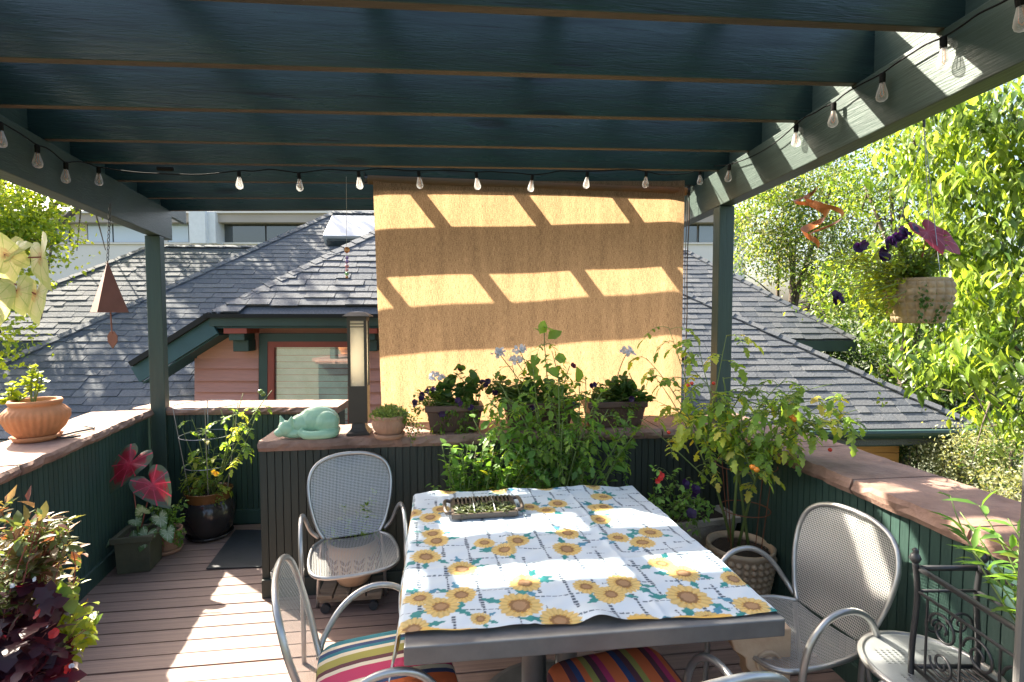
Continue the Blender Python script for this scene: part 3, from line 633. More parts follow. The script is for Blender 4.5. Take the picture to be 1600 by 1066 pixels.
q = P(858,1040,2.07); part('base_plate', MB().lathe([(0.30,0.0),(0.30,0.012),(0.27,0.022)], (q.x,q.y,0), 32), 'table_metal', table)
# tablecloth: printed sunflowers, teal leaves and dashed lattice
def tloc(px, py): d = Z(px,py,TZ+0.006)-tFL; det = TU.x*TVv.y-TU.y*TVv.x; return ((d.x*TVv.y-d.y*TVv.x)/det, (TU.x*d.y-TU.y*d.x)/det)
fl_px = [(644,801,.05),(672,807,.056),(689,796,.05),(676,833,.054),(682,845,.058),(666,870,.062),(722,887,.06),(721,930,.056),(656,937,.05),(689,950,.062),(820,911,.062),(812,946,.078),(646,985,.055),(751,968,.035),(788,859,.056),(809,846,.053),(757,849,.048),(887,833,.056),(886,857,.064),(871,786,.054),(854,796,.052),(828,791,.05),(939,776,.058),(936,794,.062),(939,813,.054),(952,931,.058),(916,919,.05),(875,969,.07),(1004,847,.058),(1016,832,.056),(966,839,.05),(1068,896,.062),(1034,881,.055),(974,913,.064),(955,930,.05),(1075,931,.08),(943,776,.05),(943,793,.05),(1175,946,.06),(1146,905,.05),(1010,975,.06),(1110,965,.05),(700,770,.05),(780,768,.05),(850,763,.055),(925,761,.05)]
nx, ny = 330, 340; sL, sR, b0_, b1_ = -0.20, TWD+0.012, 0.028, TD+0.02
A = np.linspace(sL, sR, nx); B = np.linspace(0, 1, ny); AA, BB0 = np.meshgrid(A, B)
edge = 0.050-0.026*AA/TWD+0.004*np.sin(AA*17+1.2)+0.012*np.exp(-((AA-0.56)/0.06)**2)
BB = edge+(b1_-edge)*BB0
def gs(x, c_, w): return np.exp(-((x-c_)/w)**2)
H = 0.0035*(gs(AA,0.38,0.012)+gs(AA,0.78,0.012)+gs(BB,0.42,0.012)+gs(BB,0.82,0.012))+0.0016*np.sin(37*AA+19*BB+2*np.sin(9*BB))*np.sin(11*AA-23*BB)+0.0012*np.sin(71*BB-31*AA+np.sin(20*AA))+0.006+0.0025*np.sin(AA*11+BB*5)+0.0025*np.sin(BB*13-AA*3)+0.020*np.exp(-((AA-0.58)/0.055)**2)*np.exp(-((BB-edge)/0.07)**2)+0.010*np.exp(-((AA-0.33)/0.10)**2)*np.exp(-((BB-edge)/0.05)**2)+0.012*np.exp(-((BB-TD)/0.03)**2)*(0.5+0.5*np.sin(AA*16))
X = AA.copy(); 
rad = 0.018; h = np.clip(-AA+0.004, 0, None); th_ = np.minimum(h/rad, math.pi/2); hang = h > 0
X = np.where(hang, -0.004-rad*np.sin(th_)-0.010*np.sin(BB*14)*np.clip((h-0.03)/0.15,0,1)-0.02*np.clip((h-0.03)/0.15,0,1), X); drop = np.where(hang, rad*(1-np.cos(th_))+np.clip(h-rad*math.pi/2,0,None), 0)
drop = drop+np.where(AA > TWD-0.004, (AA-TWD+0.004)*0.9, 0)+np.where(BB > TD, (BB-TD)*0.8, 0)
base3 = np.array(tFL)[None,None,:]+X[...,None]*np.array(TU)+BB[...,None]*np.array(TVv); base3[...,2] = TZ+H-drop
white = np.array((0.555,0.63,0.69)); C = np.tile(white, (ny,nx,1)).astype(float)
def nz2(x, y, s=1.0): return np.sin(x*127.1*s+y*311.7)*np.sin(y*269.5*s-x*83.3)
per = 0.118
for (U1, U2, wdt, col, per) in ((AA+0.05*BB, BB, 0.0060, (0.06,0.085,0.12), 0.098), (BB+0.02*AA, AA, 0.0036, (0.09,0.13,0.17), 0.058)):
    k = np.floor(U1/per); fr_ = np.abs(U1-(k+0.5)*per); w_ = wdt*(0.8+0.35*np.sin(U2*45+k*2.7))
    dash = (np.sin(U2*(430 if wdt > 0.005 else 330)+k*5) > -0.72) & (np.sin(U2*19+k*1.9) > -0.80) & ((wdt > 0.005) | (np.sin(U2*9.5+k*3.1) > -0.25))
    C[(fr_ < w_) & dash] = col
lr = random.Random(4)
locs = [(*tloc(px_, py_), r_) for px_, py_, r_ in fl_px]; locs = [(a,b_,r_*0.92) for a,b_,r_ in locs]
for r_ in [(-.10,.15,.055),(-.12,.45,.05),(-.08,.62,.058),(-.13,.85,.05),(-.07,1.02,.055),(-.15,.28,.05)]: locs.append(r_)
for (fa, fb, r_) in locs:                                   # leaves first, flowers over them
    for k in range(lr.choice((3,3,4))):
        an = lr.uniform(0, 2*math.pi); la_ = r_*lr.uniform(0.75,1.0); cx, cy = fa+math.cos(an)*r_*1.25, fb+math.sin(an)*r_*1.15
        dx, dy = AA-cx, BB-cy; u_ = (dx*math.cos(an)+dy*math.sin(an))/(la_*0.72); v_ = (-dx*math.sin(an)+dy*math.cos(an))/(la_*0.30)
        C[(np.abs(u_) < 1) & (np.abs(v_) < (1-u_*u_)*(0.8+0.25*np.sin(u_*9)))] = (0.03,0.22,0.22) if lr.random() < 0.75 else (0.06,0.22,0.33)
for (fa, fb, r_) in locs:
    dx, dy = AA-fa, BB-fb; rr_ = np.hypot(dx,dy); an = np.arctan2(dy,dx); npet = lr.choice((15,17,19)); ph = lr.uniform(0,6)
    edge_ = r_*(0.86+0.14*np.abs(np.sin(an*npet/2+ph))+0.05*np.sin(an*3+ph)); m_ = rr_ < edge_
    shade_ = 0.75+0.3*np.abs(np.sin(an*npet/2+ph))[m_]
    C[m_] = np.array((0.60,0.43,0.16))[None,:]*shade_[:,None]
    C[(rr_ < r_*0.56) & (np.sin(an*npet+ph) > 0.2)] = (0.50,0.27,0.05)
    C[rr_ < r_*0.46*(1+0.05*np.sin(an*9))] = (0.22,0.115,0.05); C[(rr_ < r_*0.30)] = (0.33,0.20,0.11)
ef = (BB-edge) < 0.014*(0.6+0.5*np.sin(AA*21+0.7)+0.3*np.sin(AA*47)); C[ef & (AA > 0.05) & (np.sin(AA*8.3+1) > 0.2)] = (0.68,0.42,0.10)
Vv = base3.reshape(-1,3); idx = np.arange(nx*ny).reshape(ny,nx); Ff = np.stack([idx[:-1,:-1],idx[:-1,1:],idx[1:,1:],idx[1:,:-1]], -1).reshape(-1,4)
m, t, b = nodes('cloth_print'); at_ = N(t,'ShaderNodeVertexColor', layer_name='print'); t.links.new(at_.outputs[0], b.inputs['Base Color']); b.inputs['Roughness'].default_value = 0.5; b.inputs['Specular IOR Level'].default_value = 0.35
tr = N(t,'ShaderNodeBsdfTranslucent'); t.links.new(mixc(t,1.0,at_.outputs[0],(1.0,0.8,0.45),'MULTIPLY'), tr.inputs[0]); mx = N(t,'ShaderNodeMixShader', i_0=0.12); t.links.new(b.outputs[0], mx.inputs[1]); t.links.new(tr.outputs[0], mx.inputs[2]); t.links.new(mx.outputs[0], t.nodes['Material Output'].inputs[0])
cloth = part('tablecloth', (Vv,Ff), 'cloth_print', None, smooth=True); tag(cloth, 'white oilcloth printed with sunflowers spread over the table', 'tablecloth')
ca = cloth.data.color_attributes.new('print','FLOAT_COLOR','POINT'); ca.data.foreach_set('color', np.concatenate([C.reshape(-1,3), np.ones((nx*ny,1))],1).astype(np.float32).ravel())
# grill tray with drying herbs on the cloth
TZC = TZ+0.012
qa, qb = Z(708,812,TZC), Z(808,806,TZC); qu = (qb-qa).normalized(); qv = Vector((-qu.y,qu.x,0)); ql = (qb-qa).length; qd = 0.20
tray = thing('grill_tray', 'brown ribbed metal grill tray with drying herbs on the tablecloth', 'tray', ((qa+qb)/2+qv*qd/2))
def TR(a, b_, z): return qa+qu*a+qv*b_+Vector((0,0,z))
mb = MB(); 
for a0_,b00,a1_,b10 in ((0,0,ql,0),(ql,0,ql,qd),(ql,qd,0,qd),(0,qd,0,0)): mb.beam(TR(a0_,b00,0.012), TR(a1_,b10,0.012), 0.012, 0.022)
part('rim', mb, 'grill_brown', tray)
part('pan_floor', MB().obox(TR(ql/2,qd/2,0.006), qu*(ql/2), qv*(qd/2), (0,0,0.003)), 'grill_brown', tray)
for i in range(15):
    a_ = ql*(i+0.5)/15; part('rib', MB().beam(TR(a_,qd*0.50,0.020), TR(a_,qd-0.006,0.026), 0.009, 0.010), 'grill_brown', tray)
for a_, s_ in ((0,-1),(ql,1)): part('handle', MB().tube(spline([TR(a_,0.03,0.018),TR(a_+s_*0.030,0.035,0.022),TR(a_+s_*0.033,qd-0.035,0.024),TR(a_,qd-0.03,0.018)],5), 0.009, 6), 'grill_brown', tray, smooth=True)
for f_ in (0.34,0.66): part('wire', MB().tube([TR(ql*f_,qd,0.030),TR(ql*f_,qd*0.45,0.034),TR(ql*f_,0.01,0.026)], 0.0028, 5), 'wire_grey', tray)
# ------------------------------------------------------------ mesh armchairs
def stripes(name, cols):
    m, t, b = nodes(name); sp = N(t,'ShaderNodeSeparateXYZ'); t.links.new(coords(t), sp.inputs[0])
    mr = N(t,'ShaderNodeMapRange', i_1=-0.24, i_2=0.24); t.links.new(sp.outputs['X'], mr.inputs[0])
    r = ramp(t, mr.outputs[0], [(i/len(cols), c_) for i, c_ in enumerate(cols)]); r.color_ramp.interpolation = 'CONSTANT'
    t.links.new(r.outputs[0], b.inputs['Base Color']); b.inputs['Roughness'].default_value = 0.85
    nz_ = N(t,'ShaderNodeTexNoise', i_Scale=220.0); t.links.new(coords(t), nz_.inputs['Vector']); bp = N(t,'ShaderNodeBump', i_Strength=0.25, i_Distance=0.003); t.links.new(nz_.outputs[0], bp.inputs['Height']); t.links.new(bp.outputs[0], b.inputs['Normal'])
o1,mg,nv,ol,te,cr,dk = (0.62,0.13,0.035),(0.42,0.03,0.10),(0.03,0.05,0.13),(0.30,0.27,0.06),(0.02,0.16,0.20),(0.62,0.55,0.42),(0.10,0.03,0.04)
stripes('stripe_bright', [te,te,te,cr,nv,te,cr,ol,ol,dk,cr,mg,mg,mg,cr,nv,o1,o1,o1,cr,te,te])
stripes('stripe_warm', [dk,o1,o1,dk,nv,o1,ol,dk,mg,o1,o1,nv,dk,ol,o1,o1,dk,mg,o1,dk])
def uvset(o, f):
    me = o.data; ul = me.uv_layers.new(name='UVMap'); n = len(me.loops); lv = np.empty(n, np.int32); me.loops.foreach_get('vertex_index', lv)
    co_ = np.empty(len(me.vertices)*3, np.float32); me.vertices.foreach_get('co', co_); co_ = co_.reshape(-1,3)[lv]; ul.data.foreach_set('uv', f(co_).astype(np.float32).ravel())
HP = [(0.165,-0.195,0.44),(0.205,-0.215,0.50),(0.238,-0.240,0.60),(0.252,-0.262,0.68),(0.252,-0.282,0.75),(0.228,-0.300,0.815),(0.175,-0.316,0.858),(0.09,-0.326,0.882),(0,-0.329,0.888)]
def make_chair(label, group):
    c = thing('mesh_armchair', label, 'chair', (0,0,0), group)
    half = spline(HP, 5); hoop = half+[Vector((-p.x,p.y,p.z)) for p in half[-2::-1]]
    part('back_frame', MB().tube(hoop, 0.0115, 8), 'pewter', c, smooth=True)
    mb = MB(); k = 12; rows = [p for p in half[:-1]]
    for p in rows:
        for i in range(k+1):
            f_ = 2*i/k-1; mb.v.append((p.x*f_*0.995, p.y-0.020*(1-f_*f_)*min(1,(p.z-0.42)/0.1), p.z))
    for j in range(len(rows)-1):
        for i in range(k): a = j*(k+1)+i; mb.f.append((a,a+1,a+k+2,a+k+1))
    o = part('back_mesh', mb, 'metal_mesh', c, smooth=True); uvset(o, lambda q: np.stack([q[:,0], q[:,2]*1.02], 1))
    sh = [(0.165,-0.195,0.44),(0.225,-0.12,0.438),(0.245,0.0,0.438),(0.245,0.12,0.437),(0.225,0.21,0.432),(0.15,0.255,0.424),(0,0.265,0.420)]
    hs = spline(sh, 4); rim = hs+[Vector((-p.x,p.y,p.z)) for p in hs[-2::-1]]
    part('seat_rim', MB().tube(rim, 0.010, 8), 'pewter', c, smooth=True)
    mb = MB()
    for p in hs:
        for i in range(k+1): f_ = 2*i/k-1; mb.v.append((p.x*f_, p.y, p.z-0.016*(1-f_*f_)*(1-min(1,abs(p.y)/0.27)**4)))
    for j in range(len(hs)-1):
        for i in range(k): a = j*(k+1)+i; mb.f.append((a+k+1,a+k+2,a+1,a))
    o = part('seat_mesh', mb, 'metal_mesh', c, smooth=True); uvset(o, lambda q: q[:,:2])
    for s_ in (-1,1):
        part('arm', MB().tube(spline([(s_*0.275,0.215,0.0),(s_*0.277,0.200,0.28),(s_*0.280,0.185,0.47),(s_*0.284,0.150,0.575),(s_*0.286,0.075,0.640),(s_*0.284,-0.03,0.648),(s_*0.272,-0.125,0.595),(s_*0.245,-0.195,0.50),(s_*0.20,-0.21,0.45)],5), 0.0125, 8), 'pewter', c, smooth=True)
        part('rear_leg', MB().tube(spline([(s_*0.18,-0.195,0.44),(s_*0.20,-0.235,0.25),(s_*0.215,-0.30,0.0)],4), 0.011, 8), 'pewter', c, smooth=True)
    return c
def cushion(root, mat):
    mb = MB(); n = 24
    for j in range(-3,4):
        z = j/3; inset = 0.032*(1-math.sqrt(max(0,1-z*z)))
        for i in range(n*4):
            a = 2*math.pi*i/(n*4); cx, sx = math.cos(a), math.sin(a); r_ = (0.235-inset)/((abs(cx)**6+abs(sx)**6)**(1/6)); mb.v.append((r_*cx, r_*sx+0.02, 0.472+0.028*z))
    m_ = n*4
    for j in range(6):
        for i in range(m_): a, b_ = j*m_+i, j*m_+(i+1) % m_; mb.f.append((a,b_,b_+m_,a+m_))
    for rows, flip in ((6,False),(0,True)):
        prev = rows*m_; 
        for s_, dz in ((0.75,0.010),(0.4,0.016)):
            st = len(mb.v); sg = 1 if not flip else -1
            for i in range(m_): x,y,z = mb.v[rows*m_+i]; mb.v.append((x*s_,(y-0.02)*s_+0.02,z+sg*dz))
            for i in range(m_):
                q = (prev+i,prev+(i+1) % m_,st+(i+1) % m_,st+i); mb.f.append(q if not flip else q[::-1])
            prev = st
        q = tuple(prev+i for i in range(m_)); mb.f.append(q if not flip else q[::-1])
    return link('seat_cushion', mesh_from('seat_cushion', mb.v, mb.f), mat, None, True)
CG = 'pewter mesh armchairs around the table'
ch1 = make_chair('grey mesh armchair behind the table, backed against the green half wall', CG)
ch2 = copy_tree(ch1); ch2['label'] = 'grey mesh armchair with bright striped cushion at the left of the table'
ch3 = copy_tree(ch1); ch3['label'] = 'grey mesh armchair on the right beside the sunlit parapet'
ch4 = copy_tree(ch1); ch4['label'] = 'grey mesh armchair with orange striped cushion nearest the camera, mostly cut off'
for c, x, y, ang in ((ch1,-0.83,2.63,math.radians(200)),(ch2,-0.44,1.65,math.radians(-71)),(ch3,1.09,1.96,math.radians(105)),(ch4,0.37,1.36,math.radians(16))):
    c.location = (x,y,0); c.rotation_euler = (0,0,ang); c.scale = (0.88,0.93,0.97)
for c, mt, lab in ((ch2,'stripe_bright','seat cushion striped teal, orange, magenta and olive on the left chair'),(ch4,'stripe_warm','orange and dark striped seat cushion on the nearest chair')):
    q = cushion(c, mt); q.location = c.location; q.rotation_euler = c.rotation_euler; q.scale = c.scale; tag(q, lab, 'cushion')
    if c is ch4: q.location = q.location+Vector((-0.03,0.10,0.045)); q.rotation_euler = (math.radians(5),0,math.radians(16))
# ------------------------------------------------------------ round perforated stool seat at the lower right
sx, sy, sz = 1.37, 1.62, 0.50
st = thing('round_stool', 'round grey metal stool with a perforated top at the lower right', 'stool', (sx,sy,0))
m, t, b = nodes('perforated'); b.inputs['Base Color'].default_value = (0.42,0.44,0.44,1); b.inputs['Metallic'].default_value = 0.6; b.inputs['Roughness'].default_value = 0.38
sp = N(t,'ShaderNodeSeparateXYZ'); t.links.new(coords(t), sp.inputs[0])
def mth(op, a, b_=None):
    n = N(t,'ShaderNodeMath', operation=op)
    for i, v_ in enumerate((a,b_)):
        if v_ is None: continue
        if isinstance(v_,(int,float)): n.inputs[i].default_value = v_
        else: t.links.new(v_, n.inputs[i])
    return n.outputs[0]
hx = mth('GREATER_THAN', mth('SINE', mth('MULTIPLY', sp.outputs['X'], 2*math.pi/0.020)), 0.1); hy = mth('GREATER_THAN', mth('SINE', mth('MULTIPLY', sp.outputs['Y'], 2*math.pi/0.011)), 0.15)
ax = mth('LESS_THAN', mth('ABSOLUTE', mth('SUBTRACT', mth('ABSOLUTE', sp.outputs['X']), 0.075)), 0.052); ay = mth('LESS_THAN', mth('ABSOLUTE', mth('SUBTRACT', mth('ABSOLUTE', sp.outputs['Y']), 0.06)), 0.040)
hole = mth('MULTIPLY', mth('MULTIPLY', hx, hy), mth('MULTIPLY', ax, ay))
tr = N(t,'ShaderNodeBsdfTransparent'); mx = N(t,'ShaderNodeMixShader'); t.links.new(hole, mx.inputs[0]); t.links.new(b.outputs[0], mx.inputs[1]); t.links.new(tr.outputs[0], mx.inputs[2]); t.links.new(mx.outputs[0], t.nodes['Material Output'].inputs[0])
part('seat', MB().lathe([(0.0001,sz-0.002),(0.10,sz-0.0015),(0.175,sz),(0.188,sz+0.002),(0.190,sz-0.004),(0.175,sz-0.008),(0.0001,sz-0.010)], (sx,sy,0), 48, caps=False), 'perforated', st, smooth=False)
part('seat_rim', MB().tube([(sx+0.190*math.cos(a),sy+0.190*math.sin(a),sz-0.004) for a in [2*math.pi*i/48 for i in range(48)]], 0.011, 8, closed=True), 'pewter', st, smooth=True)
for a in (math.radians(195),math.radians(285),math.radians(15),math.radians(105)):
    d_ = Vector((math.cos(a),math.sin(a),0)); c_ = Vector((sx,sy,0))
    part('leg', MB().tube(spline([c_+d_*0.16+Vector((0,0,sz-0.012)),c_+d_*0.215+Vector((0,0,sz-0.025)),c_+d_*0.235+Vector((0,0,sz-0.10)),c_+d_*0.25],5), 0.012, 8), 'pewter', st, smooth=True)
# ------------------------------------------------------------ wrought iron plant stand by the right parapet
ia0 = Vector((1.30,1.60,0)); ps = thing('plant_stand', 'black wrought iron plant stand with scrolls at the right edge', 'plant stand', (1.40,1.28,0))
zt_ = 0.86; X0, X1, Y0, Y1 = 1.30, 1.49, 0.95, 1.60
for i, (x, y) in enumerate(((X0,Y1),(X1,Y1),(X0,Y0),(X1,Y0))):
    s_ = -1 if x == X0 else 1
    l = part('leg', MB().tube(spline([(x+s_*-0.015,y,0),(x,y,0.3),(x+s_*0.012,y,0.55),(x,y,0.75),(x-s_*-0.012,y,zt_+0.01)],5), 0.0085, 8), 'iron', ps, smooth=True)
    part('finial', MB().lathe([(0.004,0),(0.012,0.006),(0.017,0.018),(0.012,0.03),(0.006,0.036),(0.010,0.044),(0.002,0.052)], (x+s_*0.012,y,zt_), 12), 'iron', l, smooth=True)
for z_, r_ in ((zt_-0.015,0.009),(zt_-0.09,0.005),(0.52,0.007)):
    for a, b_ in (((X0,Y0),(X0,Y1)),((X1,Y0),(X1,Y1)),((X0,Y1),(X1,Y1)),((X0,Y0),(X1,Y0))): part('rail', MB().tube([(*a,z_),(*b_,z_)], r_, 8), 'iron', ps, smooth=True)
for i in range(9):
    x = X0+(X1-X0)*(i+0.5)/9; part('shelf_bar', MB().tube([(x,Y0,0.515),(x,Y1,0.515)], 0.004, 6), 'iron', ps)
def scroll(c, u, w, s_, turns=1.6, n=34):
    return [c+(u*math.cos(a)+w*math.sin(a))*(s_*(1-0.82*k/n)) for k in range(n+1) for a in [2*math.pi*turns*k/n]]
for y in (1.50,1.38,1.26,1.14,1.02):
    for z_, s_ in ((0.70,0.052),(0.595,0.045)): part('scroll', MB().tube(scroll(Vector((X0,y,z_)), Vector((0,1,0)), Vector((0,0,1 if z_ > 0.65 else -1)), s_), 0.004, 6), 'iron', ps, smooth=True)
    part('upright', MB().tube([(X0,y+0.06,0.52),(X0,y+0.06,zt_-0.09)], 0.004, 6), 'iron', ps)
for x in (1.36,1.44): part('scroll', MB().tube(scroll(Vector((x,Y1,0.66)), Vector((1,0,0)), Vector((0,0,1)), 0.04), 0.004, 6), 'iron', ps, smooth=True)
# grey post close to the camera at the right edge
q = P(1592, 800, 0.83); gp_ = part('grey_post', MB().box(P(1591.5,800,0.845).x,P(1591.5,800,0.845).x+0.04,0.83,0.845,0,P(1597,470,0.85).z), 'post_grey', None, bevel=0.006); tag(gp_, 'plain grey post at the right edge of the picture', 'post')
# ------------------------------------------------------------ pots and planters
def pot(name, label, loc, prof, mat, cat='pot', fn=None, n=40, saucer=None, soilz=None, group=None, smooth=True):
    r_ = thing(name, label, cat, loc, group)
    part('body', MB().lathe(prof, loc, n, fn, caps=False), mat, r_, smooth=smooth)
    part('bottom', MB().lathe([(0.0005,0.004),(prof[0][0]*0.99,0.005)], loc, n, caps=False), mat, r_)
    if saucer: part('saucer', MB().lathe([(0.001,0.0),(saucer*0.85,0.0),(saucer,0.028),(saucer*0.93,0.03),(saucer*0.82,0.012),(0.001,0.010)], (loc[0],loc[1],loc[2]-0.012), n, caps=False), mat, r_, smooth=True)
    if soilz is not None:
        rs = [p for p in prof if p[1] >= soilz-0.03]; rad_ = max(prof[-1][0]*0.97, 0.02); part('soil', MB().lathe([(0.001,soilz+0.012),(rad_*0.5,soilz+0.008),(rad_,soilz)], loc, n, caps=False), 'soil', r_)
    return r_
def flute(k, amp, z0, z1): return lambda r, z, a: r*(1+(amp*abs(math.sin(a*k/2)) if z0 < z < z1 else 0))
pl = Z(45, 694, ZC); pl = Vector((pl.x-0.045, pl.y+0.10, ZC+0.014))
k = 0.155/0.15
pot('terracotta_pot', 'large fluted terracotta pot standing on the left parapet', pl, [(0.078,0),(0.088,0.01),(0.125,0.06),(0.148,0.115),(0.148,0.15),(0.128,0.178),(0.112,0.192),(0.118,0.197),(0.124,0.212),(0.118,0.222),(0.104,0.222),(0.10,0.19)], 'terracotta', fn=flute(30,0.05,0.02,0.17), n=120, saucer=0.118, soilz=0.195)
pc = PL(607, 660, Vector((0,3.08,0)), Vector((-math.sin(TH),math.cos(TH),0))); pc = Vector((pc.x, pc.y+0.02, ZC+0.014))
pot('terracotta_pot', 'small fluted brown terracotta pot beside the lantern', pc, [(0.058,0),(0.066,0.008),(0.088,0.045),(0.098,0.08),(0.094,0.098),(0.100,0.105),(0.104,0.122),(0.096,0.126),(0.086,0.12),(0.08,0.10)], 'terracotta_old', fn=flute(30,0.05,0.012,0.09), n=120, saucer=0.092, soilz=0.11)
# hook on the left cap
hk = [Z(x,y,ZC+0.012) for x,y in ((146,668),(133,666),(147,669),(118,675),(98,680),(90,681),(92,684),(104,684),(126,681))]
tag(part('metal_hook', MB().tube(spline(hk,4), 0.006, 6), 'iron', None, smooth=True), 'dark iron hook lying on the left parapet cap', 'hook')
# square planter, small round pot and dark glazed pot in the left corner
def boxpot(name, label, c, w, h, taper, mat, rot, cat='planter', lip=0.018, dep=None):
    r_ = thing(name, label, cat, c); dep = dep or w; u = Vector((math.cos(rot),math.sin(rot),0)); v = Vector((-u.y,u.x,0)); c = Vector(c)
    def ring(a, b_, z): return [c+u*(sx_*a)+v*(sy_*b_)+Vector((0,0,z)) for sx_,sy_ in ((-1,-1),(1,-1),(1,1),(-1,1))]
    hw, hd = w/2, dep/2; mb = MB(); rs = [ring(hw*taper,hd*taper,0),ring(hw,hd,h-0.04),ring(hw+lip,hd+lip,h-0.036),ring(hw+lip,hd+lip,h),ring(hw-0.012,hd-0.012,h),ring(hw*0.93-0.012,hd*0.93-0.012,h-0.06)]
    mb.v = [tuple(p) for r0_ in rs for p in r0_]
    for j in range(len(rs)-1):
        for i in range(4): a, b_ = j*4+i, j*4+(i+1) % 4; mb.f.append((a,b_,b_+4,a+4))
    mb.f.append((3,2,1,0)); part('body', mb, mat, r_, bevel=0.004)
    part('soil', MB().poly(ring(hw-0.014,hd-0.014,h-0.03), (0,0,-0.01)), 'soil', r_); return r_
sq = Z(205, 895, 0); sq = Vector((sq.x, sq.y+0.08, 0.002))
boxpot('square_planter', 'square olive planter with a red caladium by the left parapet', sq, 0.20, 0.24, 0.93, 'olive_planter', math.radians(14))
s2 = Z(253, 868, 0); s2 = Vector((s2.x,s2.y+0.06,0.014))
pot('terracotta_pot', 'small brown clay pot between the square planter and the dark glazed pot', s2, [(0.06,0),(0.08,0.12),(0.092,0.125),(0.094,0.15),(0.084,0.15),(0.08,0.12)], 'terracotta_old', saucer=0.095, soilz=0.13)
gz = Z(320, 846, 0); gz = Vector((gz.x-0.02,gz.y+0.10,0.014))
pg = pot('glazed_pot', 'big black glazed pot with a brown rim in the left corner', gz, [(0.125,0),(0.135,0.01),(0.165,0.08),(0.178,0.16),(0.172,0.22),(0.150,0.262),(0.143,0.27)], 'dark_glaze', saucer=0.16, soilz=None)
part('rim_band', MB().lathe([(0.144,0.268),(0.150,0.285),(0.160,0.335),(0.164,0.342),(0.152,0.342),(0.142,0.30)], gz, 40, caps=False), 'brown_glaze', pg, smooth=True)
part('soil', MB().lathe([(0.001,0.322),(0.150,0.312)], gz, 30, caps=False), 'soil', pg)
# black mat
mt_ = [Z(322,890,0.004),Z(408,887,0.004),Z(470,830,0.004),Z(368,829,0.004)]
tag(part('rubber_mat', MB().poly(mt_, (0,0,0.008)), 'rubber', None, bevel=0.003), 'black rubber mat on the deck beside the half wall', 'mat')
# carved pot on a wooden dolly, below the chair at the half wall
dl_ = Z(553, 925, 0.0); dl_ = Vector((dl_.x+0.02,2.93,0))
dol = thing('plant_dolly', 'wooden slatted plant dolly on casters under the chair', 'dolly', dl_)
for i in range(4): part('slat', MB().obox(dl_+U*(-0.135+0.09*i)+Vector((0,0,0.085)), U*0.041, V*0.14, (0,0,0.010)), 'weathered_wood', dol, bevel=0.003)
for s_ in (-1,1): part('rail', MB().obox(dl_+V*(s_*0.11)+Vector((0,0,0.062)), U*0.17, V*0.02, (0,0,0.012)), 'weathered_wood', dol, bevel=0.003)
for a in (-1,1):
    for b_ in (-1,1): part('caster', MB().tube([dl_+U*(a*0.13)+V*(b_*0.14-0.012)+Vector((0,0,0.026)), dl_+U*(a*0.13)+V*(b_*0.14+0.012)+Vector((0,0,0.026))], 0.025, 14), 'rubber', dol)
cpz = Vector((dl_.x,dl_.y,0.096))
cpot = pot('carved_pot', 'pale terracotta pot with carved leaves on the wooden dolly', cpz, [(0.065,0),(0.085,0.012),(0.122,0.07),(0.140,0.14),(0.142,0.20),(0.136,0.23),(0.148,0.24),(0.148,0.262),(0.135,0.262),(0.128,0.22)], 'terracotta_pale', soilz=0.235)
mb = MB()
for i in range(12):
    a = 2*math.pi*i/12; d_ = Vector((math.cos(a),math.sin(a),0)); tt = Vector((-d_.y,d_.x,0))
    for sg in (-1,1):
        for k in range(3):
            z_ = 0.09+0.035*k; rr_ = 0.128+0.006*k; q0_ = cpz+d_*rr_+Vector((0,0,z_)); q1_ = cpz+(d_+tt*(sg*0.20)).normalized()*(rr_+0.010)+Vector((0,0,z_+0.035)); mb.tube([q0_, q0_.lerp(q1_,0.5)+d_*0.004, q1_], [0.003,0.009,0.002], 6)
part('carved_leaves', mb, 'rust', cpot, smooth=True, kind='stuff')
# window boxes on the half wall
def boxat(px0, px1, off): 
    a = PL(px0, 660, ia+inI*(-off), inI); b_ = PL(px1, 660, ia+inI*(-off), inI); a.z = b_.z = ZC+0.003; return a, b_
WB = []
for i, (x0, x1, lab) in enumerate(((664,755,'brown window box with a white geranium, next to the small terracotta pot'),(785,895,'brown window box in the middle of the half wall, half hidden by tall stems'),(912,1004,'brown window box at the right end of the half wall with a tall white geranium'))):
    a, b_ = boxat(x0, x1, 0.15); c_ = (a+b_)/2; WB.append((a,b_)); 
    bx_ = boxpot('window_box', lab, c_, (b_-a).length-0.03, 0.165, 0.86, 'box_brown', math.atan2(ID.y,ID.x), dep=0.17, lip=0.012); bx_['group'] = 'window boxes on the half wall'
    n_ = int((b_-a).length/0.016); mb = MB()
    for k in range(n_-6):
        x = -(b_-a).length/2+0.05+k*0.016; f0 = c_+ID*x*0.94+inI*(0.073)+Vector((0,0,0.02)); f1 = c_+ID*x+inI*(0.0835)+Vector((0,0,0.115)); mb.tube([f0,f1], 0.003, 5)
    part('ribs', mb, 'box_brown', bx_, kind='stuff')
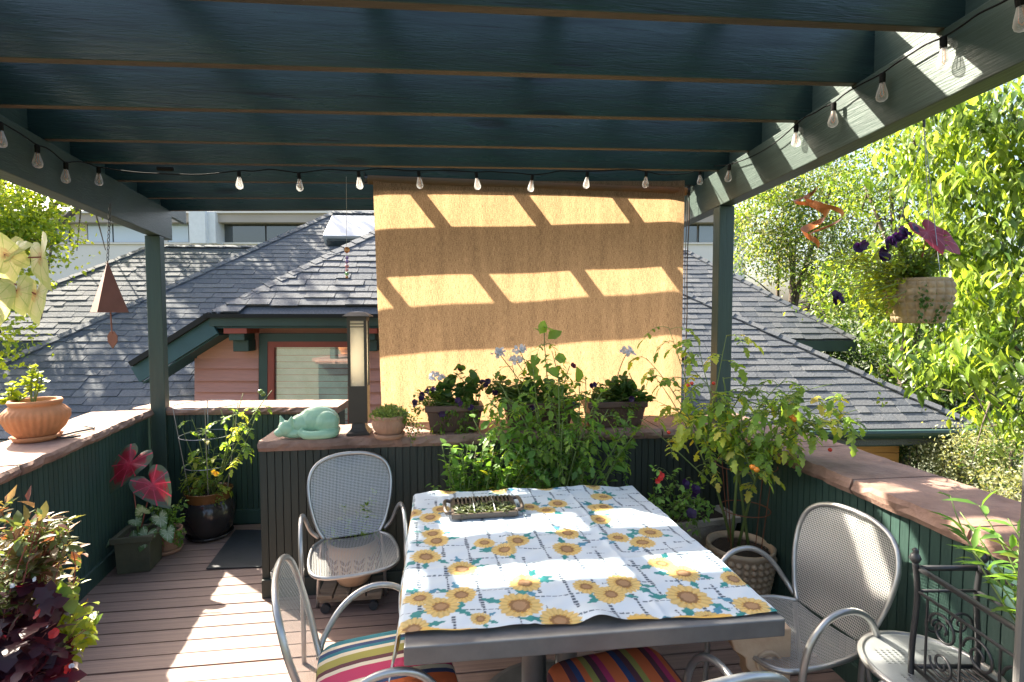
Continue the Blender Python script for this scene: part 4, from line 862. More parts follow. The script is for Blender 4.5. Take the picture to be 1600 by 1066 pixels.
# stone trough, bobble pot, carved pedestal
tr0, tr1 = Z(1003, 822, 0.40), Z(1148, 805, 0.40); trd = (tr1-tr0).normalized(); trn = Vector((-trd.y,trd.x,0)); tcn = (tr0+tr1)/2+trn*0.12; tcn.z = 0.17
boxpot('stone_trough', 'rectangular grey stone trough with petunias behind the table', tcn, (tr1-tr0).length, 0.235, 0.84, 'cast_stone', math.atan2(trd.y,trd.x), dep=0.30, lip=0.02)
pedc = tcn.copy(); pedc.z = 0
tag(part('trough_plinth', MB().obox(pedc+Vector((0,0,0.085)), trd*0.15, trn*0.10, (0,0,0.083)), 'cast_stone', None, bevel=0.012), 'stone plinth below the rectangular trough', 'plinth')
bp_ = Z(1165, 935, 0.12); bob = Vector((bp_.x+0.02,bp_.y+0.12,0.10))
bpot = pot('bobble_pot', 'round tan clay pot with rows of bobbles behind the right chair', bob, [(0.12,0),(0.135,0.01),(0.160,0.10),(0.170,0.19),(0.168,0.235),(0.180,0.245),(0.182,0.268),(0.168,0.270),(0.155,0.24)], 'bobble_clay', soilz=0.235)
sp_ = MB(); 
for i in range(6):
    for j in range(7):
        la_ = math.pi*(j/6-0.5); pass
bs = mesh_from('bobble', *(lambda q: (q.v,q.f))(MB().lathe([(0.001,-0.018),(0.011,-0.014),(0.0175,-0.004),(0.0175,0.004),(0.011,0.014),(0.001,0.018)], (0,0,0), 8, caps=False))); bs.materials.append(M['bobble_clay']); bs.polygons.foreach_set('use_smooth',[True]*len(bs.polygons))
for r_i, z_ in enumerate((0.03,0.067,0.104,0.141,0.178,0.213)):
    rr_ = 0.138+0.032*min(1,z_/0.19)
    for i in range(28):
        a = 2*math.pi*(i+0.0*(r_i % 2))/28; o = bpy.data.objects.new('bobble', bs); COL.objects.link(o); o.parent = bpot; o.location = (rr_*math.cos(a),rr_*math.sin(a),z_)
tag(part('pot_stand', MB().lathe([(0.15,0.0),(0.15,0.02),(0.10,0.03),(0.10,0.08),(0.14,0.09),(0.14,0.098)], (bob.x,bob.y,0.001), 32), 'cast_stone', None, smooth=False), 'round stone stand under the bobbled clay pot', 'stand')
cq = P(1178, 1040, 1.86)
cp_ = thing('carved_pedestal', 'pale carved stone block with a scroll edge below the table corner', 'pedestal', (cq.x,cq.y,0))
pf = [(-0.105,0.52),(0.105,0.52),(0.105,0.0),(-0.02,0.0),(-0.02,0.20),(0.0,0.26),(-0.03,0.30),(-0.025,0.345),(-0.055,0.37),(-0.06,0.41),(-0.10,0.435),(-0.115,0.48)]
part('block', MB().poly([Vector((cq.x,cq.y-0.06,0))+Vector((a,0,z_)) for a,z_ in pf][::-1], (0,0.12,0)), 'terracotta_pale', cp_, bevel=0.006)
part('scroll', MB().tube(scroll(Vector((cq.x+0.02,cq.y-0.062,0.39)), Vector((1,0,0)), Vector((0,0,1)), 0.05,1.8), 0.007, 6), 'terracotta_pale', cp_, smooth=True)
# ------------------------------------------------------------ lantern
ln = PL(562, 664, ia-inI*0.13, inI); ln.z = ZC+0.002
lan = thing('lantern', 'tall square bronze lantern with a frosted panel on the half wall', 'lantern', ln)
cr_, sr_ = U, V
def LB(x0,x1,y0,y1,z0,z1): return MB().obox(ln+U*((x0+x1)/2)+V*((y0+y1)/2)+Vector((0,0,(z0+z1)/2)), U*((x1-x0)/2), V*((y1-y0)/2), (0,0,(z1-z0)/2))
part('base', MB().lathe([(0.080,0.0),(0.080,0.012),(0.062,0.022),(0.050,0.04),(0.044,0.075)], ln, 4, lambda r,z,a: r*1.2), 'bronze', lan)
part('lower_body', LB(-0.056,0.056,-0.056,0.056,0.072,0.295), 'bronze', lan, bevel=0.003)
for sx_ in (-1,1):
    for sy_ in (-1,1): part('corner_post', LB(sx_*0.048-0.008,sx_*0.048+0.008,sy_*0.048-0.008,sy_*0.048+0.008,0.295,0.70), 'bronze', lan)
for sy_ in (-1,1): part('panel', LB(-0.040,0.040,sy_*0.046-0.003,sy_*0.046+0.003,0.296,0.690), 'lamp_panel', lan)
for sx_ in (-1,1): part('panel', LB(sx_*0.046-0.003,sx_*0.046+0.003,-0.040,0.040,0.296,0.690), 'lamp_panel', lan)
for z_ in (0.650,0.668): part('cross_bar', LB(-0.042,0.042,-0.053,-0.049,z_,z_+0.006), 'bronze', lan)
part('head', LB(-0.057,0.057,-0.057,0.057,0.690,0.715), 'bronze', lan)
part('roof', MB().lathe([(0.112,0.713),(0.112,0.719),(0.060,0.742),(0.0005,0.746)], ln, 4, lambda r,z,a: r, caps=False), 'bronze', lan)
for o in lan.children:
    if o.name.split('.')[0] in ('base','roof'): o.rotation_euler = (0,0,math.radians(45)+TH)
# ------------------------------------------------------------ sleeping cat
ct = PL(485, 672, ia-inI*0.10, inI); ct.z = ZC+0.001
def ell(mb, c, r, n=14):
    c = Vector(c); prof = [(math.sin(math.pi*i/n), -math.cos(math.pi*i/n)) for i in range(n+1)]; st = len(mb.v)
    mb.lathe([(max(a,1e-3),b_) for a,b_ in prof], (0,0,0), 18, caps=True)
    for i in range(st,len(mb.v)): x,y,z = mb.v[i]; mb.v[i] = (c.x+x*r[0],c.y+y*r[1],c.z+z*r[2])
mb = MB()
ell(mb,(0.045,0.01,0.072),(0.125,0.080,0.074)); ell(mb,(0.100,-0.035,0.066),(0.075,0.050,0.060)); ell(mb,(-0.045,-0.005,0.060),(0.075,0.065,0.052))
ell(mb,(-0.125,-0.050,0.047),(0.046,0.042,0.040)); ell(mb,(-0.156,-0.066,0.032),(0.030,0.026,0.022)); ell(mb,(-0.178,-0.072,0.034),(0.010,0.010,0.008)); ell(mb,(-0.075,-0.055,0.022),(0.075,0.026,0.021)); ell(mb,(-0.055,-0.045,0.055),(0.03,0.025,0.022))
for p0_,p1_ in (((-0.145,-0.040,0.072),(-0.158,-0.045,0.112)),((-0.098,-0.052,0.074),(-0.088,-0.062,0.110))): mb.tube([p0_,p1_],[0.022,0.003],10)
mb.tube(spline([(0.155,0.0,0.03),(0.150,-0.06,0.022),(0.10,-0.090,0.020),(0.03,-0.092,0.019),(-0.02,-0.085,0.024),(-0.045,-0.078,0.040)],5),[0.022]*20+[0.020]*5+[0.010], 10)
mb.v = [tuple(ct+U*x+V*y+Vector((0,0,max(z*1.22,0.0)))) for x,y,z in mb.v]
cat = part('cat_sculpture', mb, 'jade_glaze', None, smooth=True); tag(cat, 'pale green glazed sculpture of a curled sleeping cat on the half wall', 'sculpture')
rm = cat.modifiers.new('remesh','REMESH'); rm.mode = 'VOXEL'; rm.voxel_size = 0.0035; rm.use_smooth_shade = True
smo = cat.modifiers.new('smooth','SMOOTH'); smo.iterations = 2; smo.factor = 0.5
# ------------------------------------------------------------ hanging things
def chain(a, b_, mat, root, r=0.010, name='chain'):
    n = int((a-b_).length/(r*1.7)); mb = MB(); d_ = (b_-a)/n; x_ = Vector((1,0,0)); y_ = Vector((0,1,0))
    for i in range(n):
        c_ = a+d_*(i+0.5); w = x_ if i % 2 else y_; mb.tube([c_+w*(0.5*r*math.cos(t_))+Vector((0,0,1))*(r*math.sin(t_)) for t_ in [2*math.pi*k/8 for k in range(8)]], r*0.17, 4, closed=True)
    return part(name, mb, mat, root, kind='stuff')
by = 2.62
t0_, t1_ = P(170,352,by), P(168,408,by); tb = P(170,488,by); 
bell = thing('wind_bell', 'copper pyramid wind bell hanging by a chain near the left post', 'wind chime', t1_)
chain(P(172,318,by), t1_, 'iron', bell, 0.011)
hw_ = (P(198,488,by)-P(141,488,by)).length/2; zb_ = tb.z; apx = t1_
pts4 = [apx+Vector((x*hw_,y*hw_,zb_-apx.z)) for x,y in ((0.98,0.12),(-0.12,0.98),(-0.98,-0.12),(0.12,-0.98))]
for i in range(4):
    a, b_ = pts4[i], pts4[(i+1) % 4]; part('bell_side', MB().poly([apx,a,b_], -(((a-apx).cross(b_-apx)).normalized())*0.004), 'copper', bell)
part('clapper_rod', MB().tube([apx+Vector((0,0,-0.05)), P(175,522,by)], 0.0035, 6), 'copper', bell)
lf_ = P(175,518,by); lz = P(176,545,by); hh = (lf_.z-lz.z)
part('wind_catcher', MB().poly([lf_+Vector((x*hh*0.30,0,-z_*hh)) for x,z_ in ((-0.4,0),(0.4,0),(0.95,0.25),(0.9,0.6),(0,1.0),(-0.9,0.6),(-0.95,0.25))], (0,0.004,0)), 'copper', bell)
# crystal and bead string
by2 = 3.05
for_ = thing('bead_string', 'string of coloured glass beads and a crystal beside the roller shade', 'ornament', P(541,440,by2))
part('thread', MB().tube([P(541,276,by2),P(542,436,by2)], 0.0012, 4), 'wire_grey', for_)
for nm,c_ in (('glass_amber',(0.45,0.16,0.03)),('glass_purple',(0.16,0.08,0.40)),('glass_pink',(0.55,0.18,0.25)),('glass_green',(0.12,0.40,0.12))): glass(nm, c_, 0.1)
part('crystal', MB().lathe([(0.001,-0.02),(0.016,-0.008),(0.018,0.004),(0.009,0.018),(0.001,0.02)], P(542,391,by2), 8), 'glass_amber', for_)
for (y_,mt,r_) in ((403,'glass_purple',.011),(409,'glass_purple',.013),(416,'glass_pink',.012),(422,'glass_pink',.010),(428,'glass_green',.012),(433,'glass_amber',.009)):
    q = P(542,y_,by2); part('bead', MB().lathe([(0.001,-r_),(r_*0.8,-r_*0.6),(r_,0),(r_*0.8,r_*0.6),(0.001,r_)], q, 10), mt, for_, smooth=True)
# copper spiral spinner at the right
spn = thing('spiral_spinner', 'twisted copper ribbon spinner hanging below the right beam', 'ornament', P(1275,390,2.75))
m, t, b = nodes('ribbon_copper'); b.inputs['Base Color'].default_value = (0.55,0.20,0.075,1); b.inputs['Metallic'].default_value = 0.7; b.inputs['Roughness'].default_value = 0.32
def ribbon(px_pts, Y, w, wob, name):
    ctr = spline([P(x,y,Y+dy) for x,y,dy in px_pts],8); mb = MB(); n = len(ctr)
    for i, p in enumerate(ctr):
        a = i/n*math.pi*wob; d_ = Vector((math.cos(a)*0.45,math.sin(a),0.25*math.cos(a*1.7))).normalized(); ww = w*(0.35+0.65*math.sin(math.pi*min(1,max(0.06,i/n))))
        mb.v += [tuple(p-d_*ww/2), tuple(p+d_*ww/2), tuple(p+d_*ww/2+Vector((0.002,0.002,0.001))), tuple(p-d_*ww/2+Vector((0.002,0.002,0.001)))]
    for i in range(n-1):
        for k in range(4): a, b_ = i*4+k, i*4+(k+1) % 4; mb.f.append((a,b_,b_+4,a+4))
    return part(name, mb, 'ribbon_copper', spn, smooth=False)
HC = P(1272,340,2.75)
def helix(r0, r1, zt_, zb_, turns, ph, w, name, n=70):
    mb = MB()
    for i in range(n+1):
        f = i/n; a = 2*math.pi*turns*f+ph; r_ = r0+(r1-r0)*math.sin(math.pi*f); p = Vector((HC.x+r_*math.cos(a),HC.y+r_*math.sin(a),zt_+(zb_-zt_)*f)); o_ = Vector((math.cos(a)*0.5,math.sin(a)*0.5,0.86)); ww = w*(0.25+0.75*math.sin(math.pi*f)); k = Vector((-math.sin(a),math.cos(a),0))*0.0015
        mb.v += [tuple(p-o_*ww/2-k),tuple(p+o_*ww/2-k),tuple(p+o_*ww/2+k),tuple(p-o_*ww/2+k)]
    for i in range(n):
        for k in range(4): a, b_ = i*4+k, i*4+(k+1) % 4; mb.f.append((a,b_,b_+4,a+4))
    part(name, mb, 'ribbon_copper', spn, smooth=False)
helix(0.02,0.06,P(1272,291,2.75).z,P(1272,391,2.75).z,1.9,0.4,0.05,'ribbon'); helix(0.03,0.14,P(1272,300,2.75).z,P(1272,366,2.75).z,1.0,1.6,0.022,'ribbon')
0 and ribbon([(1272,292,0),(1262,306,.03),(1266,318,.02),(1284,312,-.03),(1288,326,-.02),(1276,334,.02),(1268,346,.03),(1258,362,.0),(1263,378,-.03),(1278,388,-.01),(1288,374,.03),(1276,358,.02)], 2.75, 0.045, 3.1, 'ribbon')
0 and ribbon([(1266,294,0),(1245,318,-.03),(1230,340,-.02),(1240,350,.02),(1262,356,.03),(1280,350,.02),(1286,336,0)], 2.75, 0.022, 2.2, 'ribbon')
q = P(1272,292,2.75); q2 = Vector((q.x,q.y,zr+0.0)); part('thread', MB().tube([q,q2], 0.0012, 4), 'wire_grey', spn)
# ------------------------------------------------------------ string lights
sg = thing('string_lights', 'black cord of small clear bulbs strung along beams and joist', 'string lights', (0,3.0,2.5))
lin = lpc+lperp*(PW/2+0.025); rin = rpc-rperp*(PW/2+0.03); jn = JPT[7][0]-JPT[7][1]*0.022; jv = JPT[7][1]
BL = [(-26,196,'l'),(0,192,'l'),(58,228,'l'),(103,255,'l'),(154,262,'l'),(373,268,'j'),(467,271,'j'),(560,268,'j'),(654,268,'j'),(744,270,'j'),(832,274,'j'),(918,269,'j'),(1010,269,'j'),(1094,266,'r'),(1140,258,'r'),(1244,196,'r'),(1303,162,'r'),(1379,116,'r'),(1474,60,'r'),(1592,-8,'r')]
def LP(x,y,k): return PL(x,y,lin,lperp) if k == 'l' else PL(x,y,rin,rperp) if k == 'r' else PL(x,y,jn,jv)
wp = []
for i, (x,y,k) in enumerate(BL):
    p = LP(x,y,k); wp.append(p+Vector((0,0,0.004)))
    if i+1 < len(BL):
        p2 = LP(*BL[i+1]); L_ = (p2-p).length
        for f_ in (0.25,0.5,0.75): wp.append(p.lerp(p2,f_)+Vector((0,0,0.004+(-0.03 if L_ > 0.5 else 0.008)*4*f_*(1-f_)+random.uniform(-0.006,0.006))))
part('cord', MB().tube(spline(wp,3), 0.0032, 6), 'wire_black', sg, smooth=True)
q = PL(258,264,jn,jv); part('plug', MB().tube([q-PU*0.04,q+PU*0.04], 0.012, 8), 'wire_black', sg)
bulb_me = None; sock_me = None
for i, (x,y,k) in enumerate(BL):
    p = LP(x,y,k); off = p-sg.location
    if bulb_me is None:
        bulb_me = mesh_from('bulb', *(lambda q: (q.v,q.f))(MB().lathe([(0.008,-0.030),(0.010,-0.040),(0.017,-0.065),(0.0205,-0.082),(0.018,-0.094),(0.010,-0.101),(0.001,-0.103)], (0,0,0), 14, caps=False))); bulb_me.materials.append(M['bulb_glass']); bulb_me.polygons.foreach_set('use_smooth',[True]*len(bulb_me.polygons))
        sock_me = mesh_from('socket', *(lambda q: (q.v,q.f))(MB().lathe([(0.008,0.004),(0.0105,0.0),(0.0105,-0.028),(0.009,-0.033)], (0,0,0), 12))); sock_me.materials.append(M['wire_black'])
        fil_me = mesh_from('filament', *(lambda q: (q.v,q.f))(MB().tube([(-0.004,0,-0.035),(-0.007,0,-0.075),(0,0,-0.085),(0.007,0,-0.075),(0.004,0,-0.035)], 0.0012, 5))); fil_me.materials.append(M['copper_bright'])
    sk_ = bpy.data.objects.new('socket', sock_me); bu = bpy.data.objects.new('bulb', bulb_me); fi = bpy.data.objects.new('filament', fil_me)
    for o in (sk_,bu,fi): COL.objects.link(o)
    sk_.parent = sg; bu.parent = sg; fi.parent = bu; sk_.location = bu.location = off
    tilt = (random.uniform(-0.12,0.12),random.uniform(-0.12,0.12),random.uniform(0,3)); sk_.rotation_euler = bu.rotation_euler = tilt
# overhead wires beyond the right parapet
for i, ((x0,y0),(x1,y1),Y0_,Y1_) in enumerate((((1390,578),(1530,652),10,8),((1495,602),(1620,648),10,8))):
    a, b_ = P(x0,y0,Y0_), P(x1,y1,Y1_); tag(part('overhead_wire', MB().tube([a+(a-b_)*1.5]+[a.lerp(b_,k/6)+Vector((0,0,-0.05*math.sin(math.pi*k/6))) for k in range(7)]+[b_+(b_-a)*0.4], 0.012, 5), 'wire_grey', None), ('pale overhead wire running past the gutter corner','pale overhead wire nearest the right picture edge')[i], 'wire')
# ============================================================ plants
leafmat('leaf_tomato', [(0.17,0.29,0.05),(0.25,0.37,0.07),(0.13,0.23,0.04)], 0.55)
leafmat('leaf_tomato_yellow', [(0.52,0.52,0.08),(0.42,0.48,0.08),(0.32,0.42,0.07),(0.60,0.48,0.09)], 0.5)
leafmat('leaf_basil', [(0.12,0.26,0.05),(0.19,0.35,0.07),(0.09,0.20,0.04)], 0.5)
leafmat('leaf_geranium', [(0.055,0.125,0.03),(0.09,0.17,0.04),(0.045,0.10,0.025)], 0.38, tcol=(1.6,1.6,0.6))
leafmat('leaf_trail', [(0.08,0.16,0.025),(0.14,0.22,0.035),(0.18,0.22,0.03)], 0.4)
leafmat('leaf_lime', [(0.30,0.36,0.03),(0.22,0.30,0.03),(0.36,0.38,0.05)], 0.5)
leafmat('leaf_sedum', [(0.20,0.28,0.09),(0.26,0.34,0.12),(0.16,0.22,0.06)], 0.25)
leafmat('leaf_tree_bright', [(0.15,0.23,0.03),(0.23,0.31,0.04),(0.09,0.17,0.022),(0.28,0.34,0.06)], 0.5, rough=0.32, tcol=(1.9,1.75,0.7))
leafmat('leaf_tree_bright2', [(0.26,0.36,0.07),(0.18,0.27,0.04),(0.32,0.40,0.10)], 0.55, rough=0.3, tcol=(1.7,1.6,0.7))
leafmat('leaf_tree_mid', [(0.05,0.10,0.018),(0.09,0.15,0.025),(0.035,0.08,0.016)], 0.35, rough=0.4)
leafmat('leaf_tree_dark', [(0.025,0.055,0.014),(0.04,0.08,0.018),(0.02,0.045,0.012)], 0.25, rough=0.4)
leafmat('leaf_pale', [(0.24,0.26,0.13),(0.30,0.30,0.17),(0.17,0.21,0.09)], 0.35)
leafmat('leaf_purple', [(0.030,0.010,0.018),(0.045,0.012,0.020),(0.020,0.010,0.022)], 0.30, tcol=(5.0,0.7,0.9))
leafmat('leaf_bronze', [(0.16,0.04,0.035),(0.12,0.17,0.045),(0.09,0.14,0.035),(0.26,0.16,0.12),(0.12,0.18,0.06),(0.20,0.06,0.05)], 0.4, tcol=(1.7,1.4,0.8))
leafmat('petal_purple', [(0.022,0.005,0.040),(0.040,0.008,0.075),(0.016,0.004,0.028)], 0.25, tcol=(2.2,1.0,2.0))
leafmat('petal_maroon', [(0.10,0.012,0.03),(0.07,0.01,0.02)], 0.35, tcol=(2.0,1,1))
leafmat('petal_white', [(0.72,0.75,0.82),(0.65,0.68,0.75)], 0.35, tcol=(1,1,1))
leafmat('petal_red', [(0.55,0.03,0.02),(0.45,0.02,0.02)], 0.3, tcol=(1.5,1,1))
leafmat('petal_yellow', [(0.70,0.42,0.02),(0.75,0.50,0.04)], 0.3, tcol=(1.3,1.2,1))
leafmat('dry_herb', [(0.07,0.10,0.035),(0.12,0.15,0.06),(0.045,0.055,0.025)], 0.2)
simple('tomato_orange', (0.75,0.26,0.02), (0.62,0.17,0.015), scale=10, rough=0.25, bump=0)
simple('tomato_red', (0.55,0.035,0.015), (0.45,0.025,0.015), scale=10, rough=0.25, bump=0)
simple('tomato_green', (0.22,0.30,0.07), (0.16,0.24,0.05), scale=10, rough=0.3, bump=0)
TPL = {}
def _t(v, f): return np.array(v, float), np.array(f, int)
TPL['thin'] = _t([(0,0,0),(0.42,0.5,0.06),(0.42,-0.5,0.06),(1,0,-0.10)], [(0,2,3),(0,3,1)])
TPL['oval'] = _t([(0,0,0),(0.30,0.46,0.06),(0.32,0,0.0),(0.30,-0.46,0.06),(0.66,0.38,0.0),(0.68,0,-0.06),(0.66,-0.38,0.0),(1,0,-0.17)], [(0,2,1),(0,3,2),(1,2,5),(1,5,4),(2,3,6),(2,6,5),(4,5,7),(5,6,7)])
TPL['round'] = _t([(0.5,0,-0.05)]+[(0.5+0.5*math.cos(a),0.5*math.sin(a)*(1.05),0.05*math.cos(3*a)) for a in [2*math.pi*k/9+math.pi for k in range(9)]], [(0,1+k,1+(k+1) % 9) for k in range(9)])
TPL['lobed'] = _t([(0,0,0)]+[(x,y,z) for x,y,z in ((0.12,0.30,0.03),(0.30,0.26,0.02),(0.42,0.50,0.0),(0.56,0.24,0.0),(0.74,0.30,-0.06),(1,0,-0.18),(0.74,-0.30,-0.06),(0.56,-0.24,0.0),(0.42,-0.50,0.0),(0.30,-0.26,0.02),(0.12,-0.30,0.03))]+[(0.5,0,-0.04)], [(12,k,k+1) for k in range(0,11)]+[(12,11,0)])
class Leaves:
    def __init__(s): s.b = {}
    def add(s, mat, tp, pos, dirs, nrm, L, Wd):
        pos, dirs, nrm = (np.atleast_2d(np.asarray(x, float)) for x in (pos,dirs,nrm)); n = len(pos)
        dirs = dirs/np.maximum(np.linalg.norm(dirs,axis=1,keepdims=True),1e-6); sd = np.cross(nrm,dirs); sd = sd/np.maximum(np.linalg.norm(sd,axis=1,keepdims=True),1e-6); up = np.cross(dirs,sd)
        tv, tf = TPL[tp]; L = np.broadcast_to(np.asarray(L,float),(n,)); Wd = np.broadcast_to(np.asarray(Wd,float),(n,))
        V_ = pos[:,None,:]+dirs[:,None,:]*(tv[None,:,0:1]*L[:,None,None])+sd[:,None,:]*(tv[None,:,1:2]*Wd[:,None,None])+up[:,None,:]*(tv[None,:,2:3]*L[:,None,None])
        s.b.setdefault(mat,[]).append((V_.reshape(-1,3), tf, n, len(tv)))
    def build(s, root, names=None):
        for mat, lst in s.b.items():
            Vs, Fs, o = [], [], 0
            for V_, tf, n, k in lst:
                Vs.append(V_); Fs.append((tf[None]+(np.arange(n)*k)[:,None,None]).reshape(-1,3)+o); o += len(V_)
            nm = (names or {}).get(mat, 'foliage'); part(nm, (np.concatenate(Vs),np.concatenate(Fs)), mat, root, smooth=False, kind='stuff')
def rnd3(n): v = rng.normal(size=(n,3)); return v/np.linalg.norm(v,axis=1,keepdims=True)
def bez(a, c_, b_, n=8): return [a*(1-u)**2+c_*(2*u*(1-u))+b_*(u*u) for u in [i/n for i in range(n+1)]]
def stemline(a, b_, bow=0.12, n=8):
    a, b_ = Vector(a), Vector(b_); m_ = (a+b_)/2+Vector(tuple(rng.normal(size=3)))*((b_-a).length*bow); m_.z += (b_-a).length*0.10; return bez(a,m_,b_,n)
def along(pl, n, f0=0.15):
    """n random points with tangents along a polyline"""
    out = []
    for _ in range(n):
        f = (f0+(1-f0)*rng.random())*(len(pl)-1); i = min(int(f),len(pl)-2); p = pl[i].lerp(pl[i+1], f-i); out.append((p,(pl[i+1]-pl[i]).normalized()))
    return out
def leafy(lv, stems, mat, tp, n, L, Wr, f0=0.1, out=0.9, droop=0.2, jit=0.02):
    for pl_ in stems:
        q = along(pl_, n, f0); P_ = np.array([tuple(p) for p,_ in q]); T_ = np.array([tuple(t) for _,t in q]); r = rnd3(n)
        r = r-T_*np.sum(r*T_,1,keepdims=True); D = r*out+T_*0.5+np.array((0,0,-droop)); Nn = np.array((0,0,1.0))+rnd3(n)*0.5
        l = L*rng.uniform(0.55,1.15,n); lv.add(mat, tp, P_+rnd3(n)*jit, D, Nn, l, l*Wr)
def tomato_leaves(lv, mb, stems, mats, n, pet=0.13, leaflet=0.055, f0=0.15):
    for pl_ in stems:
        for p, tg in along(pl_, n, f0):
            d = Vector(tuple(rnd3(1)[0])); d = (d-tg*d.dot(tg)).normalized(); d.z = abs(d.z)*0.4; l = pet*random.uniform(0.6,1.25)
            cur = bez(p, p+d*(l*0.6)+Vector((0,0,l*0.18)), p+d*l+Vector((0,0,-l*0.35)), 5); mb.tube(cur, [0.0022,0.002,0.0018,0.0015,0.0013,0.001], 4)
            mat = random.choice(mats); side = d.cross(Vector((0,0,1))); side = side.normalized() if side.length > 1e-3 else Vector((1,0,0))
            spec = [(5,0,1.15),(4,1,0.9),(4,-1,0.9),(3,1,0.8),(3,-1,0.8),(2,1,0.5),(2,-1,0.5)]
            pos, dr, L_ = [], [], []
            for k, s_, sc_ in spec:
                if random.random() < 0.12: continue
                t_ = (cur[min(k+1,5)]-cur[k-1]).normalized(); dd = (t_*(1.0 if s_ == 0 else 0.55)+side*s_*0.85+Vector((0,0,-0.10+random.uniform(-0.45,0.40)))).normalized(); pos.append(tuple(cur[k])); dr.append(tuple(dd)); L_.append(leaflet*sc_*random.uniform(0.8,1.2))
            nn = len(pos); lv.add(mat, 'lobed', pos, dr, np.array((0,0,1.0))+rnd3(nn)*0.45, L_, np.array(L_)*0.72)
def fruit(root, pts, r, mat, nm='tomato'):
    for p in pts: part(nm, MB().lathe([(0.001,-r*0.95),(r*0.6,-r*0.75),(r*0.97,-r*0.2),(r*0.95,r*0.3),(r*0.5,r*0.85),(0.001,r*0.78)], p, 12, caps=False), mat, root, smooth=True)
def blooms(lv, mat, pts, r, n=5, cup=0.35):
    for p in pts:
        ax = Vector((random.uniform(-0.7,0.7),-0.9,random.uniform(-0.1,0.8))).normalized(); u = ax.orthogonal().normalized(); w = ax.cross(u)
        pos = []; dr = []
        for k in range(n): a = 2*math.pi*k/n+random.random()*0.4; dr.append(tuple((u*math.cos(a)+w*math.sin(a)+ax*cup))); pos.append(tuple(p))
        lv.add(mat, 'round', pos, dr, [tuple(ax)]*n, r, r*1.0)
def umbel(lv, p, r, n=26):
    v = rnd3(n); v[:,2] = np.abs(v[:,2])*0.8-0.15; pos = np.array(p)+v*r*0.8; lv.add('petal_white','round',pos-rnd3(n)*0.004,rnd3(n)*0.7+v*0.2,v+np.array((0,-0.3,0.2)),r*0.62,r*0.62)
def cage(root, c, r0, r1, z0, z1, mat, rings=3, nm='cage_wire'):
    for i in range(rings):
        f = (i+1)/rings; r = r0+(r1-r0)*f; z = z0+(z1-z0)*f; part('cage_ring', MB().tube([c+Vector((r*math.cos(a),r*math.sin(a),z)) for a in [2*math.pi*k/36 for k in range(36)]], 0.0028, 5, closed=True), mat, root)
    for k in range(4):
        a = 2*math.pi*k/4+0.5; part(nm, MB().tube([c+Vector((r0*math.cos(a),r0*math.sin(a),z0)),c+Vector((r1*math.cos(a),r1*math.sin(a),z1))], 0.0028, 5), mat, root)
# ---- large caladium leaves: each a part
def caladium_mat(name, centre, mid, edge, vein, trans=0.3):
    m, t, b = nodes(name); uv = N(t,'ShaderNodeUVMap'); sp = N(t,'ShaderNodeSeparateXYZ'); t.links.new(uv.outputs[0], sp.inputs[0])
    nz_ = N(t,'ShaderNodeTexNoise', i_Scale=9.0, i_Detail=4.0); t.links.new(uv.outputs[0], nz_.inputs['Vector'])
    ad = N(t,'ShaderNodeMath', operation='MULTIPLY_ADD', i_1=0.9, i_2=-0.45); t.links.new(nz_.outputs[0], ad.inputs[0]); a2 = N(t,'ShaderNodeMath', operation='ADD'); t.links.new(sp.outputs['X'], a2.inputs[0]); t.links.new(ad.outputs[0], a2.inputs[1])
    base = ramp(t, a2.outputs[0], [(0.0,centre),(0.40,mid),(0.66,mid),(0.82,edge)])
    vn = N(t,'ShaderNodeMath', operation='MULTIPLY', i_1=2*math.pi*9); t.links.new(sp.outputs['Y'], vn.inputs[0]); cs = N(t,'ShaderNodeMath', operation='COSINE'); t.links.new(vn.outputs[0], cs.inputs[0])
    g_ = N(t,'ShaderNodeMath', operation='GREATER_THAN', i_1=0.955); t.links.new(cs.outputs[0], g_.inputs[0])
    col = mixc(t, g_.outputs[0], base.outputs[0], vein); t.links.new(col, b.inputs['Base Color']); b.inputs['Roughness'].default_value = 0.4
    tr = N(t,'ShaderNodeBsdfTranslucent'); t.links.new(mixc(t,1.0,col,(1.5,1.3,1.0),'MULTIPLY'), tr.inputs[0]); mx = N(t,'ShaderNodeMixShader', i_0=trans); t.links.new(b.outputs[0], mx.inputs[1]); t.links.new(tr.outputs[0], mx.inputs[2]); t.links.new(mx.outputs[0], t.nodes['Material Output'].inputs[0])
caladium_mat('caladium_red', (0.42,0.02,0.05), (0.22,0.008,0.02), (0.05,0.075,0.045), (0.42,0.03,0.07), 0.2)
caladium_mat('caladium_rose', (0.34,0.03,0.05), (0.25,0.018,0.032), (0.22,0.015,0.028), (0.42,0.08,0.11), 0.25)
caladium_mat('caladium_cream', (0.50,0.30,0.16), (0.62,0.66,0.36), (0.52,0.60,0.26), (0.42,0.52,0.20), 0.5)
caladium_mat('caladium_green', (0.30,0.42,0.28), (0.30,0.40,0.25), (0.10,0.20,0.07), (0.55,0.62,0.50), 0.3)
